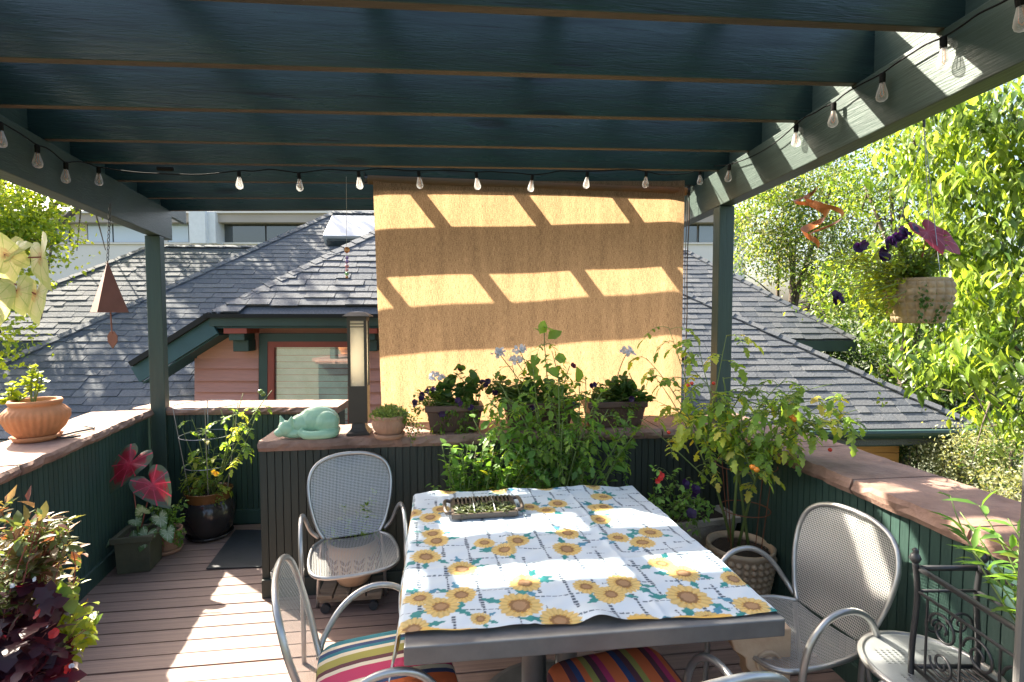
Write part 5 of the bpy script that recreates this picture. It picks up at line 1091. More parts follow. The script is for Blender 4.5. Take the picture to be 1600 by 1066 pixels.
def heart_leaf(root, p, tip_dir, normal, L, mat, stem_from=None, stemm='stem_red', fold=0.12):
    """arrow-shaped leaf, petiole attached at the notch p"""
    d = Vector(tip_dir).normalized(); n_ = Vector(normal); n_ = (n_-d*n_.dot(d)).normalized(); s_ = n_.cross(d)
    def R(a): return float(np.interp(abs(a), [0,0.3,0.75,1.3,1.8,2.25,2.65,2.95,3.15], [0.74,0.56,0.43,0.40,0.45,0.53,0.52,0.34,0.06]))
    mb = MB(); uvs = [(0,0)]; mb.v.append(tuple(p)); n = 36; rings = 4
    for j in range(1,rings+1):
        for k in range(n):
            a = -math.pi+2*math.pi*k/n; r = R(a)*j/rings*L; x, y = r*math.cos(a), r*math.sin(a)*0.92
            z = fold*abs(y)-0.35*(r*r)/L*(0.6+0.4*math.cos(a))+0.018*L*math.sin(a*5+1)*j/rings; mb.v.append(tuple(Vector(p)+d*x+s_*y+n_*z)); uvs.append((j/rings, k/n))
    for k in range(n): mb.f.append((0,1+k,1+(k+1) % n))
    for j in range(rings-1):
        for k in range(n): a, b_ = 1+j*n+k, 1+j*n+(k+1) % n; mb.f.append((a,a+n,b_+n,b_))
    o = part('leaf', mb, mat, root, smooth=True); ul = o.data.uv_layers.new(name='UVMap'); lv = np.empty(len(o.data.loops), np.int32); o.data.loops.foreach_get('vertex_index', lv); ul.data.foreach_set('uv', np.array(uvs,np.float32)[lv].ravel())
    if stem_from is not None: part('leaf_stalk', MB().tube(stemline(stem_from,p,0.06,6), [0.004]*4+[0.0035,0.003,0.0025], 6), stemm, root, smooth=True)
    return o
# ------------------------------------------------------------ trees
def limbs(mb, base, top, crown_pts, r0):
    tr_ = stemline(base, top, 0.03, 8); mb.tube(tr_, [r0*(1-0.07*i) for i in range(9)], 8)
    for c in crown_pts:
        p = tr_[random.randint(4,8)]; l = stemline(p, c, 0.10, 6); mb.tube(l, [r0*0.45*(1-0.13*i) for i in range(7)], 6)
        for _ in range(4):
            q = l[random.randint(2,6)]; e = q+Vector(tuple(rnd3(1)[0]))*(0.25*(c-p).length+0.1); mb.tube([q,q.lerp(e,0.5)+Vector((0,0,0.05)),e], [r0*0.16,r0*0.11,r0*0.05], 5)
def crown(lv, mat, blobs, L, Wr, tp='thin', droop=0.5, per=22, sig=0.16, shell=0.55):
    for c, r, n in blobs:
        k = max(1,n//per); v = rnd3(k)*(shell+(1-shell)*rng.random((k,1))**0.6); cc = np.array(tuple(c))+v*np.array(r)
        pos = np.repeat(cc,per,0)+rng.normal(size=(k*per,3))*np.array((1,1,0.8))*sig; m_ = len(pos); D = rnd3(m_)+np.array((0,0,-droop*1.6)); l = L*rng.uniform(0.45,1.3,m_)
        lv.add(mat, tp, pos, D, rnd3(m_)*0.8+np.array((-0.3,0.2,0.7)), l, l*Wr)
def tree(name, label, base, top, blobs, mats, L, Wr, tp='thin', droop=0.5, sig=0.16, r0=0.12, group=None, per=22, cat='tree', shell=0.55):
    t_ = thing(name, label, cat, base, group); lv = Leaves()
    for m_, bl2 in mats_split(blobs, mats): crown(lv, m_, bl2, L, Wr, tp, droop, per, sig, shell)
    mb = MB(); limbs(mb, Vector(base), Vector(top), [Vector(b_[0]) for b_ in blobs], r0); part('trunk', mb, 'bark', t_, smooth=True); lv.build(t_, {m_: 'crown' for m_ in mats}); return t_
def mats_split(blobs, mats):
    for i, m_ in enumerate(mats): yield m_, [(c,r,max(22,int(n/len(mats)))) for c,r,n in blobs]
GZ = -3.4
def gb(px, Y): q = P(px, 500, Y); return Vector((q.x,q.y,GZ))
def bl3(px, py, Y, r, n): return (P(px,py,Y), r if hasattr(r,'__len__') else (r,r,r*0.9), n)
# near tree with long drooping leaves, right
tree('drooping_tree', 'near tree with long drooping bright leaves at the right edge', gb(1650,5.6), P(1640,330,5.6),
     [bl3(1560,190,5.4,(0.75,0.6,0.6),1300),bl3(1480,240,5.6,(0.6,0.6,0.5),900),bl3(1570,330,5.2,(0.8,0.6,0.65),1500),bl3(1470,390,5.6,(0.5,0.5,0.45),700),bl3(1560,470,5.0,(0.6,0.5,0.45),1200),bl3(1490,570,4.6,(0.45,0.3,0.16),520),bl3(1590,640,4.9,(0.4,0.3,0.25),420),bl3(1580,540,4.7,(0.4,0.3,0.25),350),bl3(1640,250,5.4,(0.9,0.7,1.3),1500),bl3(1660,450,5.2,(0.6,0.6,0.6),600),bl3(1430,470,5.8,(0.35,0.4,0.35),300)],
     ['leaf_tree_bright','leaf_tree_bright2','leaf_tree_mid'], 0.135, 0.34, 'oval', 0.75, 0.11, 0.055, per=18, shell=0.3)
# small-leaved trees farther back, right
tree('broadleaf_tree', 'small-leaved tree standing behind the right post', gb(1230,12.5), P(1240,380,12.5),
     [bl3(1205,330,12.5,(0.85,0.8,0.8),4600),bl3(1255,280,12.5,(0.95,0.8,0.9),4400),bl3(1190,395,12.3,(0.65,0.7,0.6),2000),bl3(1270,400,12.2,(1.1,0.8,0.9),5200),bl3(1330,340,12.8,(0.95,0.8,1.0),4200),bl3(1310,450,12.4,(0.9,0.7,0.7),2400),bl3(1310,240,13,(0.95,0.9,0.8),1900)],
     ['leaf_tree_bright','leaf_tree_mid','leaf_pale'], 0.085, 0.55, 'thin', 0.4, 0.19, 0.13)
tree('broadleaf_tree', 'taller airy tree with bare limbs showing between the two right-hand crowns', gb(1420,9.0), P(1410,300,9.0),
     [bl3(1390,230,9.2,(0.8,0.7,0.5),1500),bl3(1440,190,9.2,(0.8,0.7,0.5),1500),bl3(1350,290,9.4,(0.6,0.6,0.5),1400),bl3(1420,330,9.0,(0.7,0.7,0.6),1800),bl3(1400,430,8.8,(0.8,0.6,0.7),2400),bl3(1340,450,8.8,(0.7,0.6,0.6),2200),bl3(1470,420,8.6,(0.7,0.6,0.6),1800),bl3(1540,130,9.4,(0.9,0.7,0.6),1200),bl3(1500,300,9.4,(0.9,0.6,0.9),1500)],
     ['leaf_tree_bright','leaf_tree_mid'], 0.085, 0.48, 'thin', 0.4, 0.18, 0.12)
# dark understorey
for i, (px,py,Y,r,n,lab) in enumerate(((1290,560,10.8,(1.1,0.8,0.9),3600,'dark evergreen shrub mass beside the far roof corner'),(1390,570,9.8,(1.0,0.8,0.9),3600,'dark shrub below the hanging basket'),(1480,560,8.6,(0.9,0.7,0.9),3200,'dark leafy shrub behind the overhead wires'),(1580,600,8.2,(0.8,0.6,1.0),2800,'dark shrub at the right picture edge below the drooping branch'),(1420,660,8.6,(0.9,0.5,0.7),2600,'dark shrub just past the gutter corner'))):
    c = P(px,py,Y); tree('shrub', lab, Vector((c.x,c.y,GZ)), c, [(c,r,n),(c+Vector((0.2,0.2,-1.0)),(r[0],r[1],r[2]),n//2)], ['leaf_tree_dark','leaf_tree_mid'], 0.085, 0.55, 'thin', 0.3, 0.2, 0.06, 'shrubs beyond the right parapet', cat='shrub')
for i, (px,py,Y,r,n,lab) in enumerate(((1500,712,6.8,(0.55,0.4,0.32),3200,'pale flowering shrub below the gutter corner'),(1580,705,6.2,(0.45,0.4,0.40),2600,'pale flowering shrub at the right picture edge'),(1600,770,5.4,(0.4,0.3,0.3),1500,'pale shrub just over the right parapet cap'))):
    c = P(px,py,Y); tree('pale_shrub', lab, Vector((c.x,c.y,GZ)), c, [(c,r,n),(c+Vector((0,0.2,-0.5)),r,n//2)], ['leaf_pale','leaf_tree_mid'] if i == 1 else ['leaf_pale'], 0.05, 0.5, 'thin', 0.1, 0.1, 0.04, 'pale shrubs beyond the right parapet', cat='shrub')
# far trees closing the horizon on the right
for i, (px,Y,h,lab) in enumerate(((1190,48,3.4,'distant tree beside the office building'),(1300,44,3.6,'distant tree between the trees at right'),(1420,46,2.6,'distant tree far behind the hanging basket'),(1540,42,3.0,'distant tree far behind the drooping tree'),(1680,40,4.0,'distant tree at the far right'))):
    c = gb(px,Y)+Vector((0,0,h*0.55+0.6)); tree('distant_tree', lab, gb(px,Y), c, [(c,(3.2,2.2,h*0.62),1700)], ['leaf_tree_mid'], 0.30, 0.6, 'thin', 0.2, 0.5, 0.2, 'distant trees')
# left tree: low branches in view at the left edge, tall crown above the roofs shading them
tree('maple_tree', 'bright yellow-green tree at the left edge, its crown over the roof', gb(-160,8.6), P(-120,150,8.6),
     [bl3(20,330,7.8,(0.55,0.5,0.4),1900),bl3(60,375,8.0,(0.42,0.4,0.34),1300),bl3(-30,400,7.6,(0.6,0.5,0.7),2000),bl3(0,520,7.0,(0.22,0.3,0.35),420),bl3(20,595,7.6,(0.3,0.3,0.28),420),bl3(-80,300,8,(1.2,0.9,0.9),1800),
      (Vector((-7.6,10.8,5.2)),(1.3,1.2,0.8),700),(Vector((-9.2,11.0,5.4)),(1.4,1.3,1.2),900),(Vector((-6.6,11.6,6.0)),(1.2,1.2,0.9),600),(Vector((-8.4,10.0,6.4)),(1.4,1.1,1.0),700),(Vector((-10.3,9.8,5.0)),(1.3,1.2,1.3),900),(Vector((-8.8,12.2,6.0)),(1.5,1.2,1.2),700)],
     ['leaf_tree_bright','leaf_lime'], 0.085, 0.6, 'thin', 0.3, 0.18, 0.16)
lv = Leaves(); crown(lv, 'leaf_tree_bright', [(Vector((-7.6,10.8,5.2)),(1.5,1.3,0.8),1300),(Vector((-9.2,11.0,5.4)),(1.5,1.3,1.2),1200),(Vector((-6.4,11.6,6.0)),(1.3,1.2,0.9),1000),(Vector((-8.4,10.0,6.4)),(1.4,1.1,1.0),700),(Vector((-10.3,9.8,5.0)),(1.4,1.2,1.3),1200),(Vector((-8.8,12.4,5.6)),(1.6,1.2,1.2),1200)], 0.15, 0.7, 'oval', 0.3, 70, 0.24, 0.2); lv.build(next(o for o in COL.objects if o.name == 'maple_tree'), {'leaf_tree_bright':'upper_crown'})
# ------------------------------------------------------------ tomato plants on the right
def TT(*a): return [P(*x) for x in a]
tom = thing('tomato_plant', 'tall yellowing tomato plant growing from the bobbled pot', 'plant', (bob.x,bob.y,bob.z+0.24))
lv = Leaves(); mb = MB(); b0 = [Vector((bob.x+dx,bob.y+dy,bob.z+0.235)) for dx,dy in ((-0.05,0.0),(0.0,0.03),(0.04,-0.02),(-0.02,0.05))]
mains = [stemline(b0[0],P(1160,640,2.55),0.05),stemline(b0[1],P(1195,700,2.5),0.05),stemline(b0[2],P(1130,590,2.7),0.05),stemline(b0[3],P(1100,680,2.65),0.05)]
for s_ in mains: mb.tube(s_, [0.009-0.0007*i for i in range(9)], 6)
tipsY = TT((1010,560,2.95),(1022,625,2.9),(1000,655,2.9),(1045,512,2.9),(1090,530,2.8),(1135,525,2.75),(1060,560,2.85),(1020,585,2.85),(1065,600,2.8),(1110,620,2.75),(1040,650,2.8),(1165,600,2.7),(1085,690,2.75),(1130,660,2.7),(1150,690,2.65))
tipsG = TT((1230,590,2.5),(1275,625,2.45),(1345,660,2.35),(1320,690,2.4),(1300,600,2.45),(1245,660,2.5),(1200,640,2.55),(1265,690,2.45),(1210,720,2.5),(1180,750,2.45),(1340,640,2.4))
tipsG += TT((1330,615,2.4),(1290,650,2.42),(1352,690,2.35),(1255,610,2.5),(1225,630,2.5))
brY = [stemline(random.choice(mains)[random.randint(4,7)], q, 0.10, 6) for q in tipsY]; brG = [stemline(random.choice(mains[:3])[random.randint(4,7)], q, 0.10, 6) for q in tipsG]
for s_ in brY+brG: mb.tube(s_, [0.0045-0.0005*i for i in range(7)], 5)
tomato_leaves(lv, mb, brY, ['leaf_tomato_yellow','leaf_tomato','leaf_tomato'], 7, 0.15, 0.060); tomato_leaves(lv, mb, brG, ['leaf_tomato','leaf_tomato','leaf_tomato_yellow'], 8, 0.14, 0.052); tomato_leaves(lv, mb, mains, ['leaf_tomato_yellow','leaf_tomato'], 8, 0.12, 0.05, 0.55)
part('stem', mb, 'stem_green', tom, smooth=True); lv.build(tom)
fruit(tom, TT((1236,651,2.45),(1241,655,2.44),(1176,730,2.45),(1182,734,2.44)), 0.015, 'tomato_orange'); fruit(tom, TT((1075,602,2.7),(1081,599,2.7),(1115,599,2.7),(1045,676,2.75),(1297,703,2.4),(1245,670,2.45)), 0.010, 'tomato_red'); fruit(tom, TT((1190,686,2.5),(1104,655,2.7)), 0.018, 'tomato_green')
cage(tom, Vector((bob.x+0.02,bob.y,bob.z+0.0)), 0.10, 0.16, 0.22, 0.72, 'rust', 2)
# second tomato, centre: in a pot hidden behind the table
cpt = P(880, 800, 2.93); cpt.z = 0.014
pot('clay_pot', 'clay pot of tall stems in front of the half wall, mostly hidden by the table', cpt, [(0.10,0),(0.14,0.24),(0.155,0.245),(0.157,0.29),(0.145,0.29),(0.135,0.25)], 'terracotta_old', soilz=0.26)
tm2 = thing('tomato_plant', 'tall green leafy plant in front of the middle window box', 'plant', cpt+Vector((0,0,0.27)))
lv = Leaves(); mb = MB(); t2 = TT((770,585,2.95),(740,655,2.9),(765,625,2.92),(905,640,2.9),(950,640,2.9),(990,680,2.88),(800,570,2.95),(832,560,2.95),(862,548,2.98),(890,572,2.95),(915,588,2.95),(945,605,2.93),(785,605,2.92),(850,520,3.0),(872,585,2.95),(905,600,2.95),(830,600,2.9),(800,625,2.9),(935,655,2.9),(960,700,2.85),(880,650,2.85),(845,670,2.85),(912,690,2.8),(790,690,2.8),(985,650,2.9),(760,650,2.88),(815,650,2.9),(860,620,2.95),(940,620,2.95),(895,665,2.85),(975,690,2.85),(830,700,2.8),(870,710,2.8),(925,715,2.8),(780,660,2.85))
s2_ = [stemline(cpt+Vector((random.uniform(-0.06,0.06),random.uniform(-0.05,0.05),0.27)), q, 0.06) for q in t2]
for s_ in s2_: mb.tube(s_, [0.007-0.0006*i for i in range(9)], 6)
tomato_leaves(lv, mb, s2_, ['leaf_tomato','leaf_tomato','leaf_basil'], 8, 0.12, 0.046, 0.3); leafy(lv, s2_, 'leaf_basil', 'oval', 8, 0.075, 0.55, 0.5)
lv.add('leaf_basil','oval',[tuple(P(x,y,2.97)) for x,y in ((850,512),(843,522),(856,530),(866,560),(838,555),(905,598),(875,585),(895,640),(840,590),(868,600))], rnd3(10)+np.array((0,-0.2,0.3)), rnd3(10)*0.5+np.array((0,-0.8,0.4)), 0.11, 0.07)
part('stem', mb, 'stem_green', tm2, smooth=True); lv.build(tm2)
# third: basil and mint clump behind the table
bpt = P(745, 800, 2.88); bpt.z = 0.014
pot('clay_pot', 'wide clay pot of basil behind the back edge of the table', bpt, [(0.13,0),(0.19,0.26),(0.205,0.265),(0.207,0.31),(0.19,0.31),(0.18,0.27)], 'terracotta_old', soilz=0.28)
bas = thing('basil_plant', 'bushy basil and mint clump behind the tray on the table', 'plant', bpt+Vector((0,0,0.28))); lv = Leaves(); mb = MB()
tb_ = [P(x,y,2.85+random.uniform(-0.12,0.1)) for x,y in [(random.uniform(690,865),random.uniform(690,765)) for _ in range(70)]]+TT((705,700,2.85),(740,690,2.85),(765,688,2.85),(800,680,2.85),(700,730,2.8),(672,760,2.8),(835,700,2.85),(690,690,2.85))
sb = [stemline(bpt+Vector((random.uniform(-0.1,0.1),random.uniform(-0.1,0.1),0.28)), q, 0.05, 6) for q in tb_]
for s_ in sb: mb.tube(s_, [0.004-0.0004*i for i in range(7)], 5)
leafy(lv, sb, 'leaf_basil', 'oval', 13, 0.062, 0.55, 0.35, droop=0.15); leafy(lv, sb[::4], 'leaf_lime', 'oval', 4, 0.055, 0.55, 0.6); leafy(lv, sb[::5], 'leaf_bronze', 'thin', 10, 0.014, 0.8, 0.85, jit=0.008)
part('stem', mb, 'stem_green', bas, smooth=True); lv.build(bas)
# ------------------------------------------------------------ window box plants
def on_box(i, f, dz=0.14): a, b_ = WB[i]; q = a.lerp(b_, f); return Vector((q.x,q.y,ZC+dz))
specs = [('geranium_plant','white geranium and dark petunias in the left window box',[(690,620),(700,600),(725,610),(740,590),(680,610),(715,585),(735,630),(705,640),(750,600)],[(682,590),],[(650,632),(660,620),(672,612),(690,650),(735,640),(720,628)],[(718,575)],0),
         ('geranium_plant','white geranium and petunias in the middle window box',[(800,610),(820,590),(840,605),(780,600),(860,600),(815,625),(880,615),(790,620),(770,605),(900,620)],[(780,553),(806,564),(812,548)],[(757,600),(765,595),(835,640),(900,630),(770,612)],[(895,572)],1),
         ('geranium_plant','tall white geranium in the right window box',[(975,590),(985,600),(960,600),(1000,610),(955,615),(1010,620),(990,620),(970,625),(935,625),(920,628)],[(980,551)],[(988,625),(928,600)],[],2)]
for nm, lab, tips, umb, pet, mar, bi in specs:
    g = thing(nm, lab, 'plant', on_box(bi,0.5,0.13), 'plants in the window boxes'); lv = Leaves(); mb = MB(); Yb = on_box(bi,0.5).y
    st_ = [stemline(on_box(bi,random.uniform(0.1,0.9)), P(x,y,Yb+random.uniform(-0.06,0.05)), 0.08, 6) for x,y in tips for _ in range(4)]
    for s_ in st_: mb.tube(s_, [0.0045-0.0004*i for i in range(7)], 5)
    leafy(lv, st_, 'leaf_geranium', 'round', 7, 0.052, 1.05, 0.35, out=1.0, droop=0.0, jit=0.03)
    tr_ = [stemline(on_box(bi,random.uniform(0.05,0.95)), P(x+random.uniform(-14,14),y+random.uniform(-6,14),Yb-0.10), 0.10, 6) for x,y in pet for _ in range(6)]
    for s_ in tr_: mb.tube(s_, [0.003-0.0003*i for i in range(7)], 5)
    leafy(lv, tr_, 'leaf_trail', 'oval', 16, 0.030, 0.6, 0.2, jit=0.015)
    hang = [stemline(on_box(bi,random.random()), on_box(bi,random.random(),-0.02)-V*0.13+Vector((0,0,random.uniform(-0.09,0.12))), 0.14, 6) for _ in range(15)]; leafy(lv, hang, 'leaf_trail', 'oval', 14, 0.030, 0.6, 0.2, jit=0.012)
    for x,y in umb:
        p = P(x,y,Yb-0.02); s_ = stemline(on_box(bi,0.5), p, 0.05, 6); mb.tube(s_, 0.0028, 5); umbel(lv, p, 0.042)
    blooms(lv, 'petal_purple', [P(x+random.uniform(-5,5),y+random.uniform(-4,4),Yb-0.11) for x,y in pet for _ in range(2)], 0.020); blooms(lv, 'petal_maroon', [P(x,y,Yb) for x,y in mar], 0.024)
    part('stem', mb, 'stem_green', g, smooth=True); lv.build(g, {'petal_purple':'petunia_flowers','petal_white':'geranium_flower','petal_maroon':'maroon_flower'})
# sedum in the small pot, hanging donkey-tail sedum
sd = thing('sedum_plant', 'pale low sedum filling the small terracotta pot', 'plant', pc+Vector((0,0,0.11))); lv = Leaves(); n = 900
v = rnd3(n); v[:,2] = np.abs(v[:,2]); pos = np.array(pc)+np.array((0,0,0.105))+v*np.array((0.105,0.105,0.07))*rng.random((n,1))**0.4; lv.add('leaf_sedum','thin',pos,v+rnd3(n)*0.5+np.array((0,0,0.5)),rnd3(n),0.022,0.010)
tl2 = [stemline(pc+Vector((0.07,-0.02,0.12)), pc+Vector((random.uniform(0.10,0.22),-0.06,random.uniform(-0.02,0.13))), 0.12, 6) for _ in range(9)]; leafy(lv, tl2, 'leaf_trail', 'thin', 26, 0.020, 0.6, 0.2, jit=0.012); lv.build(sd)
bt = thing('donkey_tail', 'hanging donkey-tail sedum trailing down from the right window box', 'plant', on_box(2,0.7,0.13)); lv = Leaves()
for x,z0_,z1_ in ((962,640,740),(975,655,775),(985,640,700)):
    a, b_ = P(x,z0_,2.98), P(x+4,z1_,2.94); n = int((a-b_).length/0.0035); f = rng.random(n)[:,None]; pos = np.array(a)*(1-f)+np.array(b_)*f; r = rnd3(n); r[:,2] *= 0.2; lv.add('leaf_basil','oval',pos,r+np.array((0,0,-0.35)),rnd3(n),0.024,0.011)
lv.build(bt)
# ------------------------------------------------------------ trough plants
tg_ = thing('petunia_plant', 'petunias and small red flowers spilling from the stone trough', 'plant', tcn+Vector((0,0,0.2))); lv = Leaves(); mb = MB()
ts = [stemline(tcn+trd*random.uniform(-0.22,0.22)+trn*random.uniform(-0.1,0.1)+Vector((0,0,0.21)), P(x,y,2.62+random.uniform(-0.1,0.1)), 0.1, 6) for x,y in [(random.uniform(1010,1110),random.uniform(760,850)) for _ in range(26)]+[(1025,735),(1035,745),(1060,740),(1075,750)]]
for s_ in ts: mb.tube(s_, [0.0035-0.0004*i for i in range(7)], 5)
leafy(lv, ts, 'leaf_basil', 'oval', 15, 0.034, 0.6, 0.3); blooms(lv, 'petal_purple', TT((1083,772,2.6),(1080,803,2.5),(1070,757,2.62),(1086,765,2.6)), 0.030); blooms(lv, 'petal_red', TT((1030,740,2.7),(1032,748,2.7),(1028,752,2.7),(1034,743,2.68)), 0.016)
part('stem', mb, 'stem_green', tg_, smooth=True); lv.build(tg_, {'petal_purple':'petunia_flowers','petal_red':'red_flowers'})
# ------------------------------------------------------------ left corner plants
tm3 = thing('tomato_plant', 'caged tomato plant with yellow flowers in the black glazed pot', 'plant', gz+Vector((0,0,0.31))); lv = Leaves(); mb = MB(); g0_ = gz+Vector((0,0,0.31)); Yg = gz.y
t3 = [P(x,y,Yg+dy) for x,y,dy in ((300,655,0),(320,690,0.05),(290,720,-0.05),(310,745,0),(335,700,0.05),(345,640,0),(380,615,-0.1),(425,610,-0.15),(400,650,-0.1),(365,640,-0.05),(330,760,-0.1),(285,670,0))]
s3 = [stemline(g0_+Vector((random.uniform(-0.06,0.06),random.uniform(-0.06,0.06),0)), q, 0.07) for q in t3]
for s_ in s3: mb.tube(s_, [0.006-0.0005*i for i in range(9)], 5)
tomato_leaves(lv, mb, s3, ['leaf_tomato','leaf_tomato','leaf_tomato_yellow'], 6, 0.11, 0.05, 0.35)
lowb = [stemline(g0_, P(random.uniform(280,350),random.uniform(735,790),Yg-0.12), 0.1, 6) for _ in range(22)]; leafy(lv, lowb, 'leaf_trail', 'thin', 26, 0.026, 0.5, 0.3); blooms(lv,'petal_yellow',TT((334,738,Yg-0.15),(338,741,Yg-0.15)),0.02)
part('stem', mb, 'stem_green', tm3, smooth=True); lv.build(tm3); cage(tm3, gz.copy(), 0.12, 0.21, 0.30, 0.98, 'wire_grey', 3); fruit(tm3, [P(407,612,Yg-0.14),P(411,616,Yg-0.14)], 0.018, 'tomato_green')
cl = thing('caladium_plant', 'red and green caladium in the square olive planter', 'plant', sq+Vector((0,0,0.2))); sb0 = sq+Vector((0,0,0.2)); Ys = sq.y
heart_leaf(cl, P(203,724,Ys-0.02), (-0.25,-0.45,-0.55), (0.1,-0.75,0.65), 0.27, 'caladium_red', sb0)
heart_leaf(cl, P(238,757,Ys-0.06), (0.60,-0.25,-0.55), (0.25,-0.75,0.60), 0.26, 'caladium_red', sb0)
for x,y,d_,n_,L_ in ((222,800,(0.1,-0.5,0.6),(0.3,-0.8,0.5),0.10),(212,813,(0.6,-0.5,-0.1),(0.1,-0.6,0.8),0.10),(250,810,(0.6,-0.4,-0.5),(0.3,-0.8,0.5),0.11),(228,838,(-0.15,-0.5,-0.8),(0.2,-0.9,0.3),0.13),(210,845,(-0.3,-0.4,-0.85),(-0.1,-0.9,0.4),0.13),(168,850,(-0.4,-0.3,-0.5),(-0.4,-0.7,0.5),0.07),(262,832,(0.5,-0.4,-0.6),(0.4,-0.7,0.5),0.10)):
    heart_leaf(cl, P(x,y,Ys-0.06), d_, n_, L_, 'caladium_green', sb0, 'stem_green')
fp = thing('foliage_plant', 'small leafy plant in the clay pot beside the square planter', 'plant', s2+Vector((0,0,0.13))); lv = Leaves(); mb = MB()
fs_ = [stemline(s2+Vector((0,0,0.12)), P(random.uniform(232,292),random.uniform(775,850),s2.y-0.08), 0.1, 6) for _ in range(26)]; leafy(lv, fs_, 'leaf_basil', 'oval', 16, 0.034, 0.6, 0.3); leafy(lv, fs_[::3], 'leaf_trail', 'oval', 10, 0.026, 0.6, 0.4)
for s_ in fs_: mb.tube(s_, 0.002, 4)
part('stem', mb, 'stem_green', fp); lv.build(fp)
# sprouts in the large terracotta pot
sp3 = thing('geranium_sprouts', 'two bright young sprouts in the large terracotta pot', 'plant', pl+Vector((0,0,0.2))); lv = Leaves(); mb = MB(); Yp = pl.y
for px0, tops in ((52,[(48,575),(38,590),(60,580),(66,590),(56,568),(45,600),(62,605)]),(17,[(12,610),(20,600),(25,620),(8,622),(16,630)]),(30,[(33,617),(26,622)])):
    for x,y in tops: mb.tube(stemline(P(px0+random.uniform(-3,3),632,Yp), P(x,y,Yp), 0.04, 5), 0.0035, 5)
    ss = [stemline(P(px0,632,Yp), P(x,y,Yp), 0.05, 5) for x,y in tops]; leafy(lv, ss, 'leaf_lime', 'round', 13, 0.032, 1.0, 0.55, jit=0.012)
part('stem', mb, 'stem_green', sp3, smooth=True); lv.build(sp3)
# pale caladium hanging at the left edge
Yc = 1.75
bsk = P(-75, 470, Yc)
cw = thing('caladium_plant', 'cream-white caladium leaves hanging in at the left edge', 'plant', bsk+Vector((0,0,0.1)))
part('pot', MB().lathe([(0.001,0),(0.06,0),(0.09,0.10),(0.095,0.11),(0.085,0.11),(0.08,0.08),(0.001,0.085)], bsk, 30, caps=False), 'basket_clay', cw, smooth=True)
for a in (0.4,2.5,4.6): part('hanger_wire', MB().tube([bsk+Vector((0.09*math.cos(a),0.09*math.sin(a),0.11)), Vector((bsk.x,bsk.y,zl+0.05))], 0.0015, 4), 'wire_grey', cw)
for x,y,d_,n_,L_ in ((8,398,(-0.1,-0.3,0.6),(0.3,-0.9,0.3),0.13),(10,400,(0.2,-0.2,-0.8),(0.2,-0.95,0.1),0.15),(24,392,(0.85,-0.3,0.35),(-0.2,-0.8,0.5),0.10),(56,460,(0.1,-0.3,-0.9),(-0.15,-0.95,0.2),0.145),(64,402,(0.25,-0.3,-0.9),(-0.5,-0.85,0.1),0.17),(26,455,(0.3,-0.2,-0.85),(0.3,-0.9,0.1),0.12),(-10,470,(0.1,-0.2,-0.9),(0.4,-0.9,0.1),0.14)):
    heart_leaf(cw, P(x,y,Yc+random.uniform(-0.06,0.06)), d_, n_, L_, 'caladium_cream', bsk+Vector((0,0,0.1)), 'stem_red', fold=0.2)
# coleus and sweet-potato vine, bottom left
ckl = Vector((-1.60,1.55,0.012))
pot('clay_pot', 'tall planter with the coleus at the lower left, hidden in foliage', ckl, [(0.13,0),(0.17,0.38),(0.185,0.385),(0.187,0.43),(0.17,0.43),(0.16,0.39)], 'terracotta_old', soilz=0.40)
col = thing('coleus_plant', 'coleus with bronze tips above dark purple and lime vine leaves, lower left', 'plant', ckl+Vector((0,0,0.4))); lv = Leaves(); mb = MB(); c0 = ckl+Vector((0,0,0.40)); Yq = 1.45
def cs(rng_pts, n, x0, x1, y0, y1, dy=0.12): return [stemline(c0+Vector((random.uniform(-0.1,0.1),random.uniform(-0.1,0.1),0)), P(random.uniform(x0,x1),random.uniform(y0,y1),Yq+random.uniform(-dy,dy)), 0.10, 6) for _ in range(n)]
up_ = cs(0,24,-30,60,795,890)+cs(0,18,35,108,808,850,0.06); 
leafy(lv, up_, 'leaf_bronze', 'oval', 22, 0.055, 0.42, 0.45, out=0.8, droop=0.0); leafy(lv, up_, 'leaf_sedum', 'thin', 12, 0.030, 0.4, 0.3)
leafy(lv, [stemline(c0,P(x,y,Yq),0.05,6) for x,y in ((5,765),(15,775),(0,785),(20,800),(30,790))], 'leaf_bronze', 'thin', 16, 0.05, 0.3, 0.5, droop=-0.1)
dk_ = cs(0,64,-30,90,930,1090,0.16); leafy(lv, dk_, 'leaf_purple', 'lobed', 16, 0.075, 0.95, 0.35, out=0.9, droop=0.35)
mg_ = cs(0,14,30,90,900,960,0.1); leafy(lv, mg_, 'leaf_purple', 'lobed', 7, 0.06, 0.95, 0.6)
lm_ = cs(0,22,85,145,900,1000,0.08); leafy(lv, lm_, 'leaf_lime', 'oval', 7, 0.045, 0.75, 0.5, droop=0.3); leafy(lv, lm_, 'leaf_trail', 'oval', 5, 0.045, 0.75, 0.4)
blooms(lv, 'petal_red', [P(108,1045,Yq-0.1),P(60,960,Yq-0.12),P(85,990,Yq-0.12)], 0.014); blooms(lv,'petal_white',[P(x,y,Yq-0.1) for x,y in ((20,915),(55,905),(75,978),(112,1040))],0.007)
for s_ in up_+dk_+lm_: mb.tube(s_, 0.0014, 4)
part('stem', mb, 'stem_red', col); lv.build(col, {'petal_red':'red_flowers','petal_white':'white_flowers'})
